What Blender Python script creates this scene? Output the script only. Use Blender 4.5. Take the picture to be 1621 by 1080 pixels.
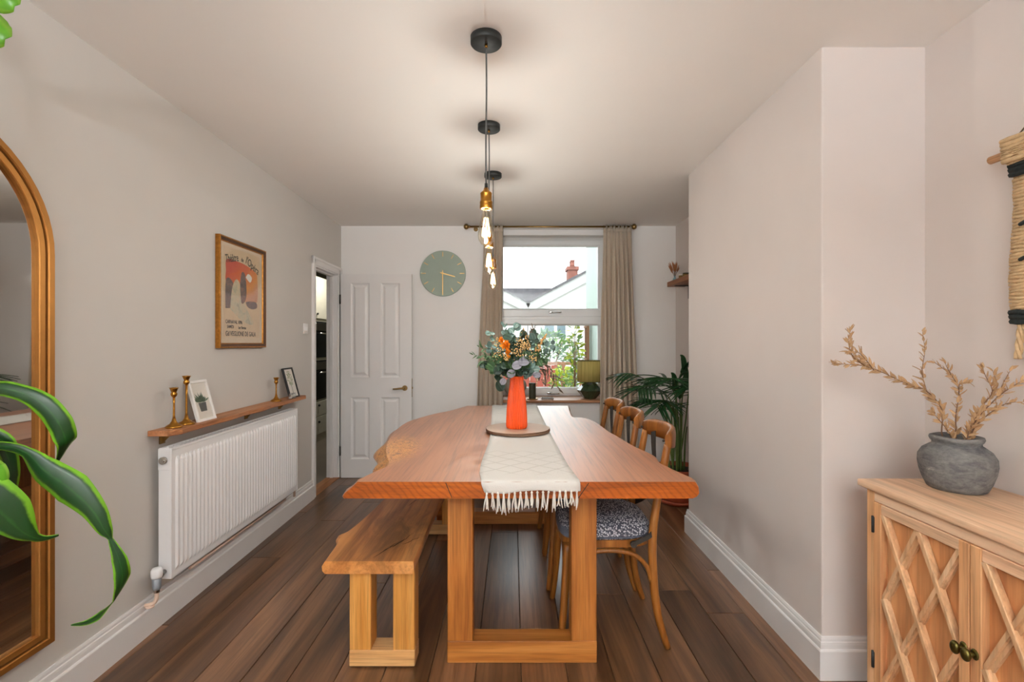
import bpy, bmesh, math, random
from mathutils import Vector, Matrix, noise

# ------------------------------------------------------------------ scene, camera, light
for o in list(bpy.data.objects):
    bpy.data.objects.remove(o, do_unlink=True)
scene = bpy.context.scene
SKY, FILL, BULB = 2.5, 150.0, 5.2      # sky strength, watts of the added fill light, watts of each pendant bulb
COL = scene.collection
FPX, VPX, VPY, EYE = 765.0, 812.0, 543.0, 1.315        # focal length (px), vanishing point, eye height
CEIL = 2.478

cam_data = bpy.data.cameras.new('camera')
cam_data.sensor_width = 36.0
cam_data.lens = FPX / 1621.0 * 36.0
cam_data.shift_x = (810.5 - VPX) / 1621.0
cam_data.shift_y = (VPY - 540.0) / 1621.0
cam_data.clip_start = 0.02
cam = bpy.data.objects.new('camera', cam_data)
cam.location = (0, 0, EYE)
cam.rotation_euler = (math.radians(90), 0, 0)
COL.objects.link(cam)
scene.camera = cam

world = bpy.data.worlds.new('overcast_sky')
scene.world = world
world.use_nodes = True
bg = world.node_tree.nodes['Background']
bg.inputs[0].default_value = (0.93, 0.975, 1.0, 1)
bg.inputs[1].default_value = SKY

def portal(name, loc, rot, sx, sy):
    L = bpy.data.lights.new(name, 'AREA')
    L.shape = 'RECTANGLE'; L.size = sx; L.size_y = sy
    L.cycles.is_portal = True
    o = bpy.data.objects.new(name, L); o.location = loc; o.rotation_euler = rot
    COL.objects.link(o)
portal('portal_rear_window', (0.39, 5.42, 1.6), (math.radians(-90), 0, 0), 1.2, 1.72)
portal('portal_front_window', (0, -4.32, 1.42), (math.radians(90), 0, 0), 2.8, 1.9)

scene.view_settings.view_transform = 'Standard'
scene.view_settings.look = 'None'
scene.view_settings.gamma = 1.0
scene.view_settings.use_curve_mapping = False
scene.view_settings.exposure = 1.1
try:
    scene.cycles.use_denoising = True
    scene.cycles.max_bounces = 12
    scene.cycles.diffuse_bounces = 8
    scene.cycles.transparent_max_bounces = 16
    scene.cycles.sample_clamp_indirect = 8.0
    scene.cycles.caustics_reflective = False
    scene.cycles.caustics_refractive = False
except Exception:
    pass

# ------------------------------------------------------------------ helpers
def on_z(px, py, z):
    """point of the plane of height z"""
    Y = (EYE - z) * FPX / (py - VPY)
    return Vector(((px - VPX) * Y / FPX, Y, z))
def on_y(px, py, Y):
    """point at the depth Y"""
    return Vector(((px - VPX) * Y / FPX, Y, EYE - (py - VPY) * Y / FPX))

WALL_SLOPE = 0.0205
WALL_ROT = math.atan(WALL_SLOPE)
def XL(y):
    return -1.645 - WALL_SLOPE * (y - 1.64)
XB, XR = 1.215, 1.62          # chimney breast face, right wall
YB = 4.81                     # back wall
YF = -4.2                     # wall behind the camera

def lin(c):
    c = c / 255.0
    return c / 12.92 if c <= 0.04045 else ((c + 0.055) / 1.055) ** 2.4
def rgb(r, g, b):
    return (lin(r), lin(g), lin(b), 1.0)

class MB:
    def __init__(self):
        self.v = []; self.f = []; self.mi = []; self.sm = []; self.uv = {}
        self.cur_m = 0; self.cur_s = False
    def add(self, verts, faces, smooth=None, m=None):
        b = len(self.v)
        self.v += [tuple(p) for p in verts]
        for f in faces:
            self.f.append(tuple(i + b for i in f))
            self.mi.append(self.cur_m if m is None else m)
            self.sm.append(self.cur_s if smooth is None else smooth)
        return b
    def box(self, x0, x1, y0, y1, z0, z1, m=None):
        if x0 > x1: x0, x1 = x1, x0
        if y0 > y1: y0, y1 = y1, y0
        if z0 > z1: z0, z1 = z1, z0
        v = [(x0,y0,z0),(x1,y0,z0),(x1,y1,z0),(x0,y1,z0),(x0,y0,z1),(x1,y0,z1),(x1,y1,z1),(x0,y1,z1)]
        f = [(0,3,2,1),(4,5,6,7),(0,1,5,4),(1,2,6,5),(2,3,7,6),(3,0,4,7)]
        self.add(v, f, False, m); return self
    def rbox(self, x0, x1, y0, y1, z0, z1, r=0.004, seg=1, m=None):
        bm = bmesh.new()
        bmesh.ops.create_cube(bm, size=1)
        bmesh.ops.scale(bm, vec=(abs(x1-x0), abs(y1-y0), abs(z1-z0)), verts=bm.verts)
        bmesh.ops.translate(bm, vec=((x0+x1)/2, (y0+y1)/2, (z0+z1)/2), verts=bm.verts)
        r = min(r, 0.45*min(abs(x1-x0), abs(y1-y0), abs(z1-z0)))
        bmesh.ops.bevel(bm, geom=bm.edges[:], offset=r, segments=seg, affect='EDGES', profile=0.5)
        bm.verts.index_update()
        self.add([v.co[:] for v in bm.verts], [[v.index for v in f.verts] for f in bm.faces], seg > 1, m)
        bm.free(); return self
    def bar(self, p, q, w, h, up=(0,0,1), m=None):
        p, q = Vector(p), Vector(q)
        t = (q-p).normalized(); up = Vector(up)
        s = t.cross(up)
        if s.length < 1e-5: s = t.cross(Vector((1,0,0)))
        s.normalize(); n = s.cross(t)
        v = []
        for c in (p, q):
            for a, b in ((-1,-1),(1,-1),(1,1),(-1,1)):
                v.append(c + s*(a*w/2) + n*(b*h/2))
        self.add(v, [(0,1,2,3),(7,6,5,4),(0,4,5,1),(1,5,6,2),(2,6,7,3),(3,7,4,0)], False, m); return self
    def tube(self, pts, rad, n=8, smooth_path=0, caps=True, m=None, flat=1.0):
        pts = [Vector(p) for p in pts]
        if not isinstance(rad, (list, tuple)): rad = [rad]*len(pts)
        if smooth_path:
            pts, rad = catmull(pts, smooth_path, rad)
        k = len(pts)
        tang = []
        for i in range(k):
            a = pts[max(i-1, 0)]; b = pts[min(i+1, k-1)]
            tang.append((b-a).normalized())
        ref = Vector((0,0,1)) if abs(tang[0].z) < 0.9 else Vector((1,0,0))
        u = tang[0].cross(ref).normalized()
        v = []
        for i in range(k):
            t = tang[i]
            u = (u - t*u.dot(t))
            if u.length < 1e-6: u = t.cross(Vector((1,0.3,0.2)))
            u.normalize(); w = t.cross(u)
            for j in range(n):
                a = 2*math.pi*j/n
                v.append(pts[i] + (u*math.cos(a) + w*math.sin(a)*flat)*rad[i])
        f = []
        for i in range(k-1):
            for j in range(n):
                f.append((i*n+j, i*n+(j+1)%n, (i+1)*n+(j+1)%n, (i+1)*n+j))
        b = self.add(v, f, True, m)
        if caps:
            self.f.append(tuple(b+j for j in reversed(range(n)))); self.f.append(tuple(b+(k-1)*n+j for j in range(n)))
            self.mi += [self.cur_m if m is None else m]*2; self.sm += [False, False]
        return self
    def cyl(self, p, q, r, n=20, m=None):
        return self.tube([p, q], r, n, m=m)
    def lathe(self, prof, n=28, c=(0,0,0), m=None, smooth=True, ribs=0, rib_amp=0.0):
        cx, cy, cz = c
        v = []; f = []
        k = len(prof)
        for (r, z) in prof:
            for j in range(n):
                a = 2*math.pi*j/n
                rr = r
                if ribs and r > 1e-4: rr = r*(1 + rib_amp*abs(math.cos(ribs*a/2.0)) - rib_amp)
                v.append((cx+rr*math.cos(a), cy+rr*math.sin(a), cz+z))
        for i in range(k-1):
            for j in range(n):
                f.append((i*n+j, i*n+(j+1)%n, (i+1)*n+(j+1)%n, (i+1)*n+j))
        self.add(v, f, smooth, m); return self
    def ball(self, c, r, n=12, k=7, m=None, sc=(1,1,1)):
        v = []; f = []
        for i in range(k+1):
            t = math.pi*i/k
            for j in range(n):
                a = 2*math.pi*j/n
                v.append((c[0]+sc[0]*r*math.sin(t)*math.cos(a), c[1]+sc[1]*r*math.sin(t)*math.sin(a), c[2]-sc[2]*r*math.cos(t)))
        for i in range(k):
            for j in range(n):
                f.append((i*n+j, i*n+(j+1)%n, (i+1)*n+(j+1)%n, (i+1)*n+j))
        self.add(v, f, True, m); return self
    def prism(self, poly, axis, a, b, m=None, smooth=False):
        """polygon (2-d) pushed along an axis from a to b; axis x -> poly is (y,z), y -> (x,z), z -> (x,y)"""
        n = len(poly)
        def P(p, t):
            if axis == 'x': return (t, p[0], p[1])
            if axis == 'y': return (p[0], t, p[1])
            return (p[0], p[1], t)
        v = [P(p, a) for p in poly] + [P(p, b) for p in poly]
        base = self.add(v, [(i, (i+1)%n, n+(i+1)%n, n+i) for i in range(n)], smooth, m)
        self.f.append(tuple(base+i for i in reversed(range(n)))); self.f.append(tuple(base+n+i for i in range(n)))
        self.mi += [self.cur_m if m is None else m]*2; self.sm += [False, False]
        return self
    def grid(self, P, nu, nv, closed_u=False, smooth=True, m=None, uvs=None):
        """P(i,j) -> point, i in 0..nu, j in 0..nv"""
        v = []
        for i in range(nu+1):
            for j in range(nv+1):
                v.append(P(i, j))
        f = []
        for i in range(nu):
            for j in range(nv):
                a = i*(nv+1)+j
                f.append((a, a+1, a+nv+2, a+nv+1))
        b = self.add(v, f, smooth, m)
        if uvs:
            for i in range(nu+1):
                for j in range(nv+1):
                    self.uv[b+i*(nv+1)+j] = uvs(i, j)
        return self
    def ribbon(self, pts, widths, side=None, twist=0.0, cup=0.15, steps=5, m=None):
        pts = [Vector(p) for p in pts]
        tw = twist if isinstance(twist, (list, tuple)) else [twist*i/(len(pts)-1) for i in range(len(pts))]
        if steps:
            q, widths2 = catmull(pts, steps, widths)
            _, tw = catmull(pts, steps, tw)
            pts, widths = q, widths2
        k = len(pts)
        rows = []
        for i in range(k):
            t = (pts[min(i+1,k-1)] - pts[max(i-1,0)]).normalized()
            s = Vector(side) if side is not None else Vector((0,0,1)).cross(t)
            s = s - t*s.dot(t)
            if s.length < 1e-5: s = Vector((1,0,0))
            s.normalize()
            s = Matrix.Rotation(tw[i], 3, t) @ s
            n = s.cross(t).normalized()
            w = max(widths[i], 1e-4)/2
            rows.append([pts[i] + s*(w*x) - n*(cup*w*(1-abs(x))) for x in (-1,-0.5,0,0.5,1)])
        self.grid(lambda i,j: rows[i][j], k-1, 4, m=m, uvs=lambda i,j: (j/4.0, i/(k-1.0)))
        return self
    def mesh(self, name, mats):
        me = bpy.data.meshes.new(name)
        me.from_pydata(self.v, [], self.f)
        me.polygons.foreach_set('use_smooth', self.sm)
        if any(self.mi): me.polygons.foreach_set('material_index', self.mi)
        if self.uv:
            ul = me.uv_layers.new(name='uv')
            for l in me.loops:
                ul.data[l.index].uv = self.uv.get(l.vertex_index, (0.5, 0.5))
        if not isinstance(mats, (list, tuple)): mats = [mats]
        for m in mats: me.materials.append(M[m] if isinstance(m, str) else m)
        me.update()
        return me
    def build(self, name, mats, parent=None, fix=True):
        me = self.mesh(name, mats)
        if fix and not self.uv:
            bm = bmesh.new(); bm.from_mesh(me)
            bmesh.ops.remove_doubles(bm, verts=bm.verts, dist=1e-6)
            bmesh.ops.recalc_face_normals(bm, faces=bm.faces)
            bm.to_mesh(me); bm.free()
        o = bpy.data.objects.new(name, me)
        COL.objects.link(o)
        if parent is not None: o.parent = parent
        return o

def catmull(pts, sub, vals=None):
    scal = not isinstance(pts[0], Vector)
    n = len(pts); out = []; ov = []
    for i in range(n-1):
        p0 = pts[max(i-1,0)]; p1 = pts[i]; p2 = pts[i+1]; p3 = pts[min(i+2,n-1)]
        for s in range(sub):
            t = s/sub
            out.append(0.5*((2*p1) + (p2-p0)*t + (2*p0-5*p1+4*p2-p3)*t*t + (3*p1-p0-3*p2+p3)*t*t*t))
            if vals is not None:
                ov.append(vals[i]*(1-t) + vals[i+1]*t)
    out.append(pts[-1])
    if vals is not None: ov.append(vals[-1])
    return out, ov

def tag(o, label=None, cat=None, group=None, kind=None):
    if label: o['label'] = label
    if cat: o['category'] = cat
    if group: o['group'] = group
    if kind: o['kind'] = kind
    return o
def thing(name, label, cat, loc=(0,0,0), rz=0.0, group=None, kind=None):
    o = bpy.data.objects.new(name, None)
    o.empty_display_size = 0.05
    o.location = loc; o.rotation_euler = (0,0,rz)
    COL.objects.link(o)
    return tag(o, label, cat, group, kind)
def struct(o, label=None):
    return tag(o, label, None, None, 'structure')
def place(me, name, parent, loc=(0,0,0), rot=None, sc=None):
    o = bpy.data.objects.new(name, me)
    COL.objects.link(o)
    o.parent = parent
    o.location = loc
    if rot is not None:
        if isinstance(rot, Matrix):
            o.rotation_mode = 'QUATERNION'; o.rotation_quaternion = rot.to_quaternion()
        else: o.rotation_euler = rot
    if sc is not None: o.scale = sc if isinstance(sc, (tuple, list)) else (sc, sc, sc)
    return o
def dup(root, loc, label, rz=None):
    r = root.copy(); COL.objects.link(r); r.location = loc
    if rz is not None: r.rotation_euler = (0,0,rz)
    r['label'] = label
    for ch in list(root.children):
        c = ch.copy(); COL.objects.link(c); c.parent = r
        for g in ch.children:
            d = g.copy(); COL.objects.link(d); d.parent = c
    return r
def frame_rot(x_dir, z_hint):
    """rotation whose local x is x_dir and whose local z is close to z_hint"""
    x = Vector(x_dir).normalized()
    z = Vector(z_hint); z = z - x*z.dot(x)
    if z.length < 1e-5: z = Vector((0.3,0.5,1)); z = z - x*z.dot(x)
    z.normalize(); y = z.cross(x)
    return Matrix((x, y, z)).transposed()

# ------------------------------------------------------------------ materials
M = {}
def newmat(name):
    m = bpy.data.materials.new(name); m.use_nodes = True
    M[name] = m
    nt = m.node_tree
    return m, nt, nt.nodes['Principled BSDF']
def N(nt, typ, **kw):
    n = nt.nodes.new(typ)
    for k, v in kw.items(): setattr(n, k, v)
    return n
def coords(nt, scale=(1,1,1), rand=True, kind='Object', rot=(0,0,0)):
    tc = N(nt, 'ShaderNodeTexCoord'); mp = N(nt, 'ShaderNodeMapping')
    mp.inputs['Scale'].default_value = scale
    mp.inputs['Rotation'].default_value = rot
    nt.links.new(tc.outputs[kind], mp.inputs['Vector'])
    if rand:
        oi = N(nt, 'ShaderNodeObjectInfo'); mu = N(nt, 'ShaderNodeMath', operation='MULTIPLY'); mu.inputs[1].default_value = 37.0
        nt.links.new(oi.outputs['Random'], mu.inputs[0]); nt.links.new(mu.outputs[0], mp.inputs['Location'])
    return mp.outputs['Vector']
def ramp(nt, fac, stops):
    r = N(nt, 'ShaderNodeValToRGB')
    el = r.color_ramp.elements
    while len(el) > 1: el.remove(el[0])
    el[0].position = stops[0][0]; el[0].color = stops[0][1]
    for p, c in stops[1:]:
        e = el.new(p); e.color = c
    nt.links.new(fac, r.inputs[0])
    return r.outputs[0]
def mix(nt, fac, a, b, blend='MIX'):
    n = N(nt, 'ShaderNodeMixRGB', blend_type=blend)
    for i, x in ((0, fac), (1, a), (2, b)):
        if hasattr(x, 'links'): nt.links.new(x, n.inputs[i])
        else: n.inputs[i].default_value = x
    return n.outputs[0]
def bump(nt, bs, h, strength=0.3, dist=0.002):
    b = N(nt, 'ShaderNodeBump'); b.inputs['Strength'].default_value = strength; b.inputs['Distance'].default_value = dist
    nt.links.new(h, b.inputs['Height']); nt.links.new(b.outputs[0], bs.inputs['Normal'])
def noisetex(nt, vec, scale, detail=4, rough=0.6, dist=0.0):
    n = N(nt, 'ShaderNodeTexNoise'); n.inputs['Scale'].default_value = scale; n.inputs['Detail'].default_value = detail
    n.inputs['Roughness'].default_value = rough; n.inputs['Distortion'].default_value = dist
    nt.links.new(vec, n.inputs['Vector'])
    return n.outputs[0]
def math_(nt, op, a, b=None):
    n = N(nt, 'ShaderNodeMath', operation=op)
    for i, x in ((0, a), (1, b)):
        if x is None: continue
        if hasattr(x, 'links'): nt.links.new(x, n.inputs[i])
        else: n.inputs[i].default_value = x
    return n.outputs[0]

def plain(name, c, rough=0.5, metal=0.0, var=0.06, nscale=12.0, bmp=0.0, bscale=60.0, spec=0.5, sheen=0.0, coat=0.0, rand=True):
    m, nt, bs = newmat(name)
    v = coords(nt, rand=rand)
    n = noisetex(nt, v, nscale, 3)
    a = tuple(max(0, x*(1-var)) for x in c[:3]) + (1,)
    b = tuple(min(1, x*(1+var)) for x in c[:3]) + (1,)
    nt.links.new(ramp(nt, n, [(0.3, a), (0.7, b)]), bs.inputs['Base Color'])
    bs.inputs['Roughness'].default_value = rough
    bs.inputs['Metallic'].default_value = metal
    bs.inputs['Specular IOR Level'].default_value = spec
    if sheen: bs.inputs['Sheen Weight'].default_value = sheen
    if coat: bs.inputs['Coat Weight'].default_value = coat
    if bmp: bump(nt, bs, noisetex(nt, v, bscale, 4), bmp)
    return m
def wood(name, dark, mid, light, axis='y', rough=0.45, grain=1.0, bmp=0.12, obj_var=0.12, spec=0.4, sat=0.97, fine=70.0):
    m, nt, bs = newmat(name)
    s = {'x': (0.7, 9, 9), 'y': (9, 0.7, 9), 'z': (9, 9, 0.7)}[axis]
    v = coords(nt, tuple(k*grain for k in s))
    n1 = noisetex(nt, v, 1.0, 5, 0.6, 0.6)
    s2 = {'x': (2.0, fine, fine), 'y': (fine, 2.0, fine), 'z': (fine, fine, 2.0)}[axis]
    v2 = coords(nt, tuple(k*grain for k in s2))
    n2 = noisetex(nt, v2, 1.0, 3, 0.7)
    c = ramp(nt, n1, [(0.28, dark), (0.5, mid), (0.72, light)])
    c = mix(nt, 0.55, c, ramp(nt, n2, [(0.32, (0.42,0.40,0.38,1)), (0.55, (1,1,1,1))]), 'MULTIPLY')
    oi = N(nt, 'ShaderNodeObjectInfo')
    br = N(nt, 'ShaderNodeMapRange'); br.inputs['To Min'].default_value = 1-obj_var; br.inputs['To Max'].default_value = 1+obj_var
    nt.links.new(oi.outputs['Random'], br.inputs['Value'])
    hs = N(nt, 'ShaderNodeHueSaturation'); hs.inputs['Saturation'].default_value = sat; nt.links.new(c, hs.inputs['Color']); nt.links.new(br.outputs[0], hs.inputs['Value'])
    c = hs.outputs[0]
    nt.links.new(c, bs.inputs['Base Color'])
    bs.inputs['Roughness'].default_value = rough
    bs.inputs['Specular IOR Level'].default_value = spec
    if bmp: bump(nt, bs, n2, bmp, 0.001)
    return m
def leafmat(name, mid, edge, vein=None, rough=0.4, trans=0.25, width=0.28):
    m, nt, bs = newmat(name)
    tc = N(nt, 'ShaderNodeTexCoord'); sx = N(nt, 'ShaderNodeSeparateXYZ'); nt.links.new(tc.outputs['UV'], sx.inputs[0])
    d = math_(nt, 'ABSOLUTE', math_(nt, 'SUBTRACT', sx.outputs[0], 0.5))
    n = noisetex(nt, coords(nt, (30, 30, 30)), 1.0, 2)
    d = math_(nt, 'ADD', d, math_(nt, 'MULTIPLY', math_(nt, 'SUBTRACT', n, 0.5), 0.12))
    c = ramp(nt, d, [(0.0, vein or mid), (0.06, mid), (0.5-width, mid), (0.5-width*0.55, edge)])
    nt.links.new(c, bs.inputs['Base Color'])
    bs.inputs['Roughness'].default_value = rough
    tr = N(nt, 'ShaderNodeBsdfTranslucent'); nt.links.new(c, tr.inputs[0])
    mx = N(nt, 'ShaderNodeMixShader'); mx.inputs[0].default_value = trans
    nt.links.new(bs.outputs[0], mx.inputs[1]); nt.links.new(tr.outputs[0], mx.inputs[2])
    nt.links.new(mx.outputs[0], nt.nodes['Material Output'].inputs[0])
    return m
def glassmat(name, tint=(1,1,1,1), refl=1.0, ior=1.45, rough=0.0):
    m, nt, bs = newmat(name)
    nt.nodes.remove(bs)
    t = N(nt, 'ShaderNodeBsdfTransparent'); t.inputs[0].default_value = tint
    g = N(nt, 'ShaderNodeBsdfGlossy'); g.inputs['Roughness'].default_value = rough
    fr = N(nt, 'ShaderNodeFresnel'); fr.inputs[0].default_value = ior
    mu = math_(nt, 'MULTIPLY', fr.outputs[0], refl)
    mx = N(nt, 'ShaderNodeMixShader'); nt.links.new(mu, mx.inputs[0])
    nt.links.new(t.outputs[0], mx.inputs[1]); nt.links.new(g.outputs[0], mx.inputs[2])
    nt.links.new(mx.outputs[0], nt.nodes['Material Output'].inputs[0])
    return m

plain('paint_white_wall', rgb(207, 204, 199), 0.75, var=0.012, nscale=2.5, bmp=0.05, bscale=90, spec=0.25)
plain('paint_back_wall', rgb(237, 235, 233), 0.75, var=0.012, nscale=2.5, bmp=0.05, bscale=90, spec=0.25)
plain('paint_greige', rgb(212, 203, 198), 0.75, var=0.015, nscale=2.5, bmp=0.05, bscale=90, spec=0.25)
plain('paint_ceiling', rgb(233, 230, 226), 0.85, var=0.01, nscale=1.5, spec=0.15)
plain('gloss_white', rgb(232, 230, 229), 0.35, var=0.01, nscale=6, spec=0.4)
plain('upvc', rgb(238, 239, 240), 0.3, var=0.01, nscale=6)
plain('radiator_white', rgb(240, 240, 241), 0.32, var=0.008, nscale=6)
plain('dark_gap', rgb(22, 17, 14), 0.8)
wood('oak_floor', rgb(66, 46, 33), rgb(112, 82, 61), rgb(150, 114, 87), 'y', 0.30, 1.0, 0.25, 0.30, 0.6, sat=1.12, fine=80)
wood('oak_leg', rgb(136, 80, 40), rgb(172, 110, 60), rgb(194, 132, 78), 'z', 0.5, 1.6, 0.15, 0.08, sat=1.06)
wood('oak_rail', rgb(140, 84, 42), rgb(176, 114, 62), rgb(198, 138, 82), 'x', 0.5, 1.6, 0.15, 0.05, sat=1.06)
wood('oak_pale', rgb(205, 148, 88), rgb(220, 168, 108), rgb(230, 184, 128), 'x', 0.5, 1.6, 0.15, 0.04, sat=1.0)
wood('bench_leg', rgb(188, 124, 62), rgb(210, 150, 84), rgb(222, 168, 104), 'z', 0.5, 1.6, 0.15, 0.05, sat=1.05)
wood('bench_wood', rgb(150, 86, 38), rgb(206, 138, 74), rgb(226, 164, 100), 'y', 0.42, 0.7, 0.15, 0.04, sat=1.0)
wood('end_grain', rgb(124, 62, 28), rgb(172, 92, 44), rgb(194, 114, 60), 'x', 0.42, 1.4, 0.2, 0.03, sat=1.08)
wood('shelf_wood', rgb(150, 92, 50), rgb(184, 122, 76), rgb(204, 146, 100), 'y', 0.5, 1.3, 0.12, 0.05)
wood('alcove_shelf_wood', rgb(120, 70, 36), rgb(152, 94, 54), rgb(172, 114, 70), 'y', 0.5, 1.3, 0.12, 0.05)
wood('sill_wood', rgb(148, 94, 56), rgb(186, 132, 92), rgb(208, 160, 122), 'x', 0.42, 1.0, 0.1, 0.03)
wood('threshold_wood', rgb(140, 84, 40), rgb(172, 112, 60), rgb(190, 132, 78), 'y', 0.5, 1.0, 0.1, 0.03)
wood('chair_wood', rgb(104, 60, 24), rgb(142, 88, 40), rgb(168, 112, 58), 'z', 0.38, 1.6, 0.1, 0.08, sat=1.03)
wood('mango_y', rgb(206, 148, 100), rgb(232, 182, 134), rgb(242, 202, 160), 'y', 0.55, 1.0, 0.15, 0.08, sat=0.84, fine=50)
wood('mango_z', rgb(190, 122, 66), rgb(218, 160, 102), rgb(234, 184, 134), 'z', 0.55, 1.0, 0.15, 0.10, sat=0.92, fine=50)
wood('mango_panel', rgb(182, 106, 46), rgb(214, 146, 82), rgb(232, 174, 114), 'z', 0.55, 0.8, 0.15, 0.12, sat=0.92, fine=40)
wood('mango_slat', rgb(196, 142, 92), rgb(222, 174, 124), rgb(238, 198, 154), 'z', 0.55, 1.0, 0.15, 0.10, sat=0.92, fine=50)
wood('dowel_wood', rgb(176, 120, 70), rgb(200, 146, 96), rgb(214, 166, 120), 'y', 0.6, 1.6, 0.1, 0.03)
plain('gold_frame', rgb(176, 120, 58), 0.45, 0.75, 0.06, 30)
plain('brass', rgb(176, 124, 52), 0.28, 1.0, 0.06, 20)
plain('antique_brass', rgb(150, 122, 78), 0.35, 1.0, 0.08, 20)
plain('knob_brass', rgb(92, 82, 40), 0.35, 0.9, 0.15, 30)
plain('black_metal', rgb(44, 46, 45), 0.5, 0.3, 0.15, 200, 0.2, 400)
plain('matt_black', rgb(30, 30, 30), 0.6, 0.0, 0.1)
plain('dark_strap', rgb(62, 58, 54), 0.55, 0.6, 0.15, 30)
plain('chrome', rgb(190, 188, 184), 0.2, 1.0, 0.03)
plain('valve_grey', rgb(150, 156, 164), 0.4, 0.2, 0.1, 60)
plain('copper_paint', rgb(222, 192, 172), 0.45)
plain('cable_grey', rgb(92, 92, 90), 0.6, 0.1, 0.1, 100)
plain('sage', rgb(156, 171, 158), 0.55, 0, 0.03, 8)
plain('gilt', rgb(222, 178, 108), 0.32, 0.8)
m = plain('curtain_linen', rgb(222, 209, 192), 0.9, 0, 0.05, 60, 0.2, 500, 0.15, 0.15, rand=False)
nt = m.node_tree; tr = N(nt, 'ShaderNodeBsdfTranslucent'); tr.inputs[0].default_value = rgb(222, 206, 182)
mx = N(nt, 'ShaderNodeMixShader'); mx.inputs[0].default_value = 0.35
nt.links.new(nt.nodes['Principled BSDF'].outputs[0], mx.inputs[1]); nt.links.new(tr.outputs[0], mx.inputs[2]); nt.links.new(mx.outputs[0], nt.nodes['Material Output'].inputs[0])
plain('orange_glaze', rgb(238, 86, 20), 0.38, 0, 0.05, 14, spec=0.5)
plain('clay_board', rgb(186, 160, 138), 0.6, 0, 0.06, 20)
plain('board_rim', rgb(112, 82, 60), 0.6)
plain('terracotta', rgb(166, 78, 50), 0.55, 0, 0.1, 10)
plain('soil', rgb(52, 40, 30), 0.95, 0, 0.3, 60, 0.6, 60)
plain('stem_green', rgb(86, 116, 62), 0.5)
plain('stem_brown', rgb(116, 84, 60), 0.7)
plain('cane_brown', rgb(122, 100, 74), 0.8, 0, 0.2, 40, 0.4, 60)
plain('white_frame', rgb(238, 236, 233), 0.4)
plain('paper', rgb(236, 230, 220), 0.85, 0, 0.015, 8)
plain('mount', rgb(214, 194, 166), 0.85, 0, 0.02, 8)
plain('ink', rgb(52, 38, 34), 0.8)
plain('poster_paper', rgb(212, 186, 152), 0.85, 0, 0.05, 14)
plain('candle_white', rgb(236, 230, 220), 0.5)
plain('candle_olive', rgb(52, 50, 30), 0.6, 0, 0.2, 50)
plain('jar_grey', rgb(150, 140, 126), 0.8, 0, 0.08, 20, 0.2, 80)
plain('lamp_green', rgb(50, 66, 44), 0.22, 0, 0.25, 14, coat=0.5)
plain('jar_dark', rgb(84, 78, 66), 0.3, 0.4)
plain('bottle_blue', rgb(130, 170, 180), 0.15)
plain('dried_rust', rgb(160, 100, 66), 0.8, 0, 0.2, 40)
plain('denim', rgb(86, 90, 104), 0.9, 0, 0.2, 150, 0.3, 300)
plain('fringe', rgb(216, 211, 202), 0.95, 0, 0.04, 60, sheen=0.2)
plain('jute_cord', rgb(204, 174, 134), 0.95, 0, 0.12, 90, 0.4, 200)
plain('kitchen_unit', rgb(206, 204, 190), 0.4)
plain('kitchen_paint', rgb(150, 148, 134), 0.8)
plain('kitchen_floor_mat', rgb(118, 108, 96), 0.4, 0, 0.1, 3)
plain('oven_black', rgb(18, 22, 24), 0.12)
plain('render_white', rgb(196, 196, 195), 0.9, 0, 0.02, 1)
plain('render_mint', rgb(150, 162, 156), 0.9, 0, 0.04, 2)
plain('barge_grey', rgb(158, 158, 158), 0.8)
plain('slate', rgb(78, 76, 80), 0.8, 0, 0.35, 6)
plain('brick_red', rgb(128, 82, 70), 0.9, 0, 0.25, 9)
plain('fence_red', rgb(150, 74, 62), 0.85, 0, 0.12, 4)
plain('fence_brown', rgb(124, 84, 58), 0.85, 0, 0.12, 4)
plain('garden_ground', rgb(96, 100, 64), 0.95, 0, 0.3, 3)
plain('house_glass', rgb(70, 92, 100), 0.15, 0, 0.1, 3)
m, nt, bs = newmat('slate_pot')
v = coords(nt, (1, 1, 2.6)); n1 = noisetex(nt, v, 14.0, 6, 0.7, 0.6); n2 = noisetex(nt, coords(nt, (1, 1, 1)), 90.0, 3, 0.6)
c = ramp(nt, n1, [(0.32, rgb(82, 82, 84)), (0.5, rgb(112, 110, 108)), (0.62, rgb(124, 121, 118)), (0.72, rgb(168, 164, 158))])
c = mix(nt, 0.4, c, ramp(nt, n2, [(0.35, (0.5, 0.5, 0.5, 1)), (0.6, (1, 1, 1, 1))]), 'MULTIPLY')
nt.links.new(c, bs.inputs['Base Color']); bs.inputs['Roughness'].default_value = 0.9; bs.inputs['Specular IOR Level'].default_value = 0.2
bump(nt, bs, mix(nt, 0.4, n1, n2), 0.8, 0.006)
leafmat('euc_blue', rgb(96, 122, 116), rgb(112, 138, 130), rgb(140, 158, 146), 0.6, 0.12)
leafmat('euc_dark', rgb(44, 66, 54), rgb(54, 78, 62), rgb(84, 104, 84), 0.45, 0.12)
leafmat('euc_green', rgb(66, 98, 62), rgb(84, 116, 76), rgb(120, 146, 100), 0.5, 0.2)
leafmat('leaf_lilac', rgb(122, 120, 130), rgb(134, 132, 142), rgb(140, 138, 148), 0.7, 0.1)
leafmat('leaf_brown', rgb(84, 70, 58), rgb(104, 88, 72), None, 0.7, 0.1)
leafmat('dry_leaf', rgb(200, 166, 126), rgb(184, 146, 106), rgb(160, 122, 84), 0.8, 0.2)
leafmat('dracaena', rgb(16, 58, 16), rgb(112, 168, 34), rgb(34, 82, 26), 0.38, 0.15, 0.15)
leafmat('dracaena_tip', rgb(96, 160, 36), rgb(130, 180, 60), None, 0.3, 0.3, 0.2)
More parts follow.
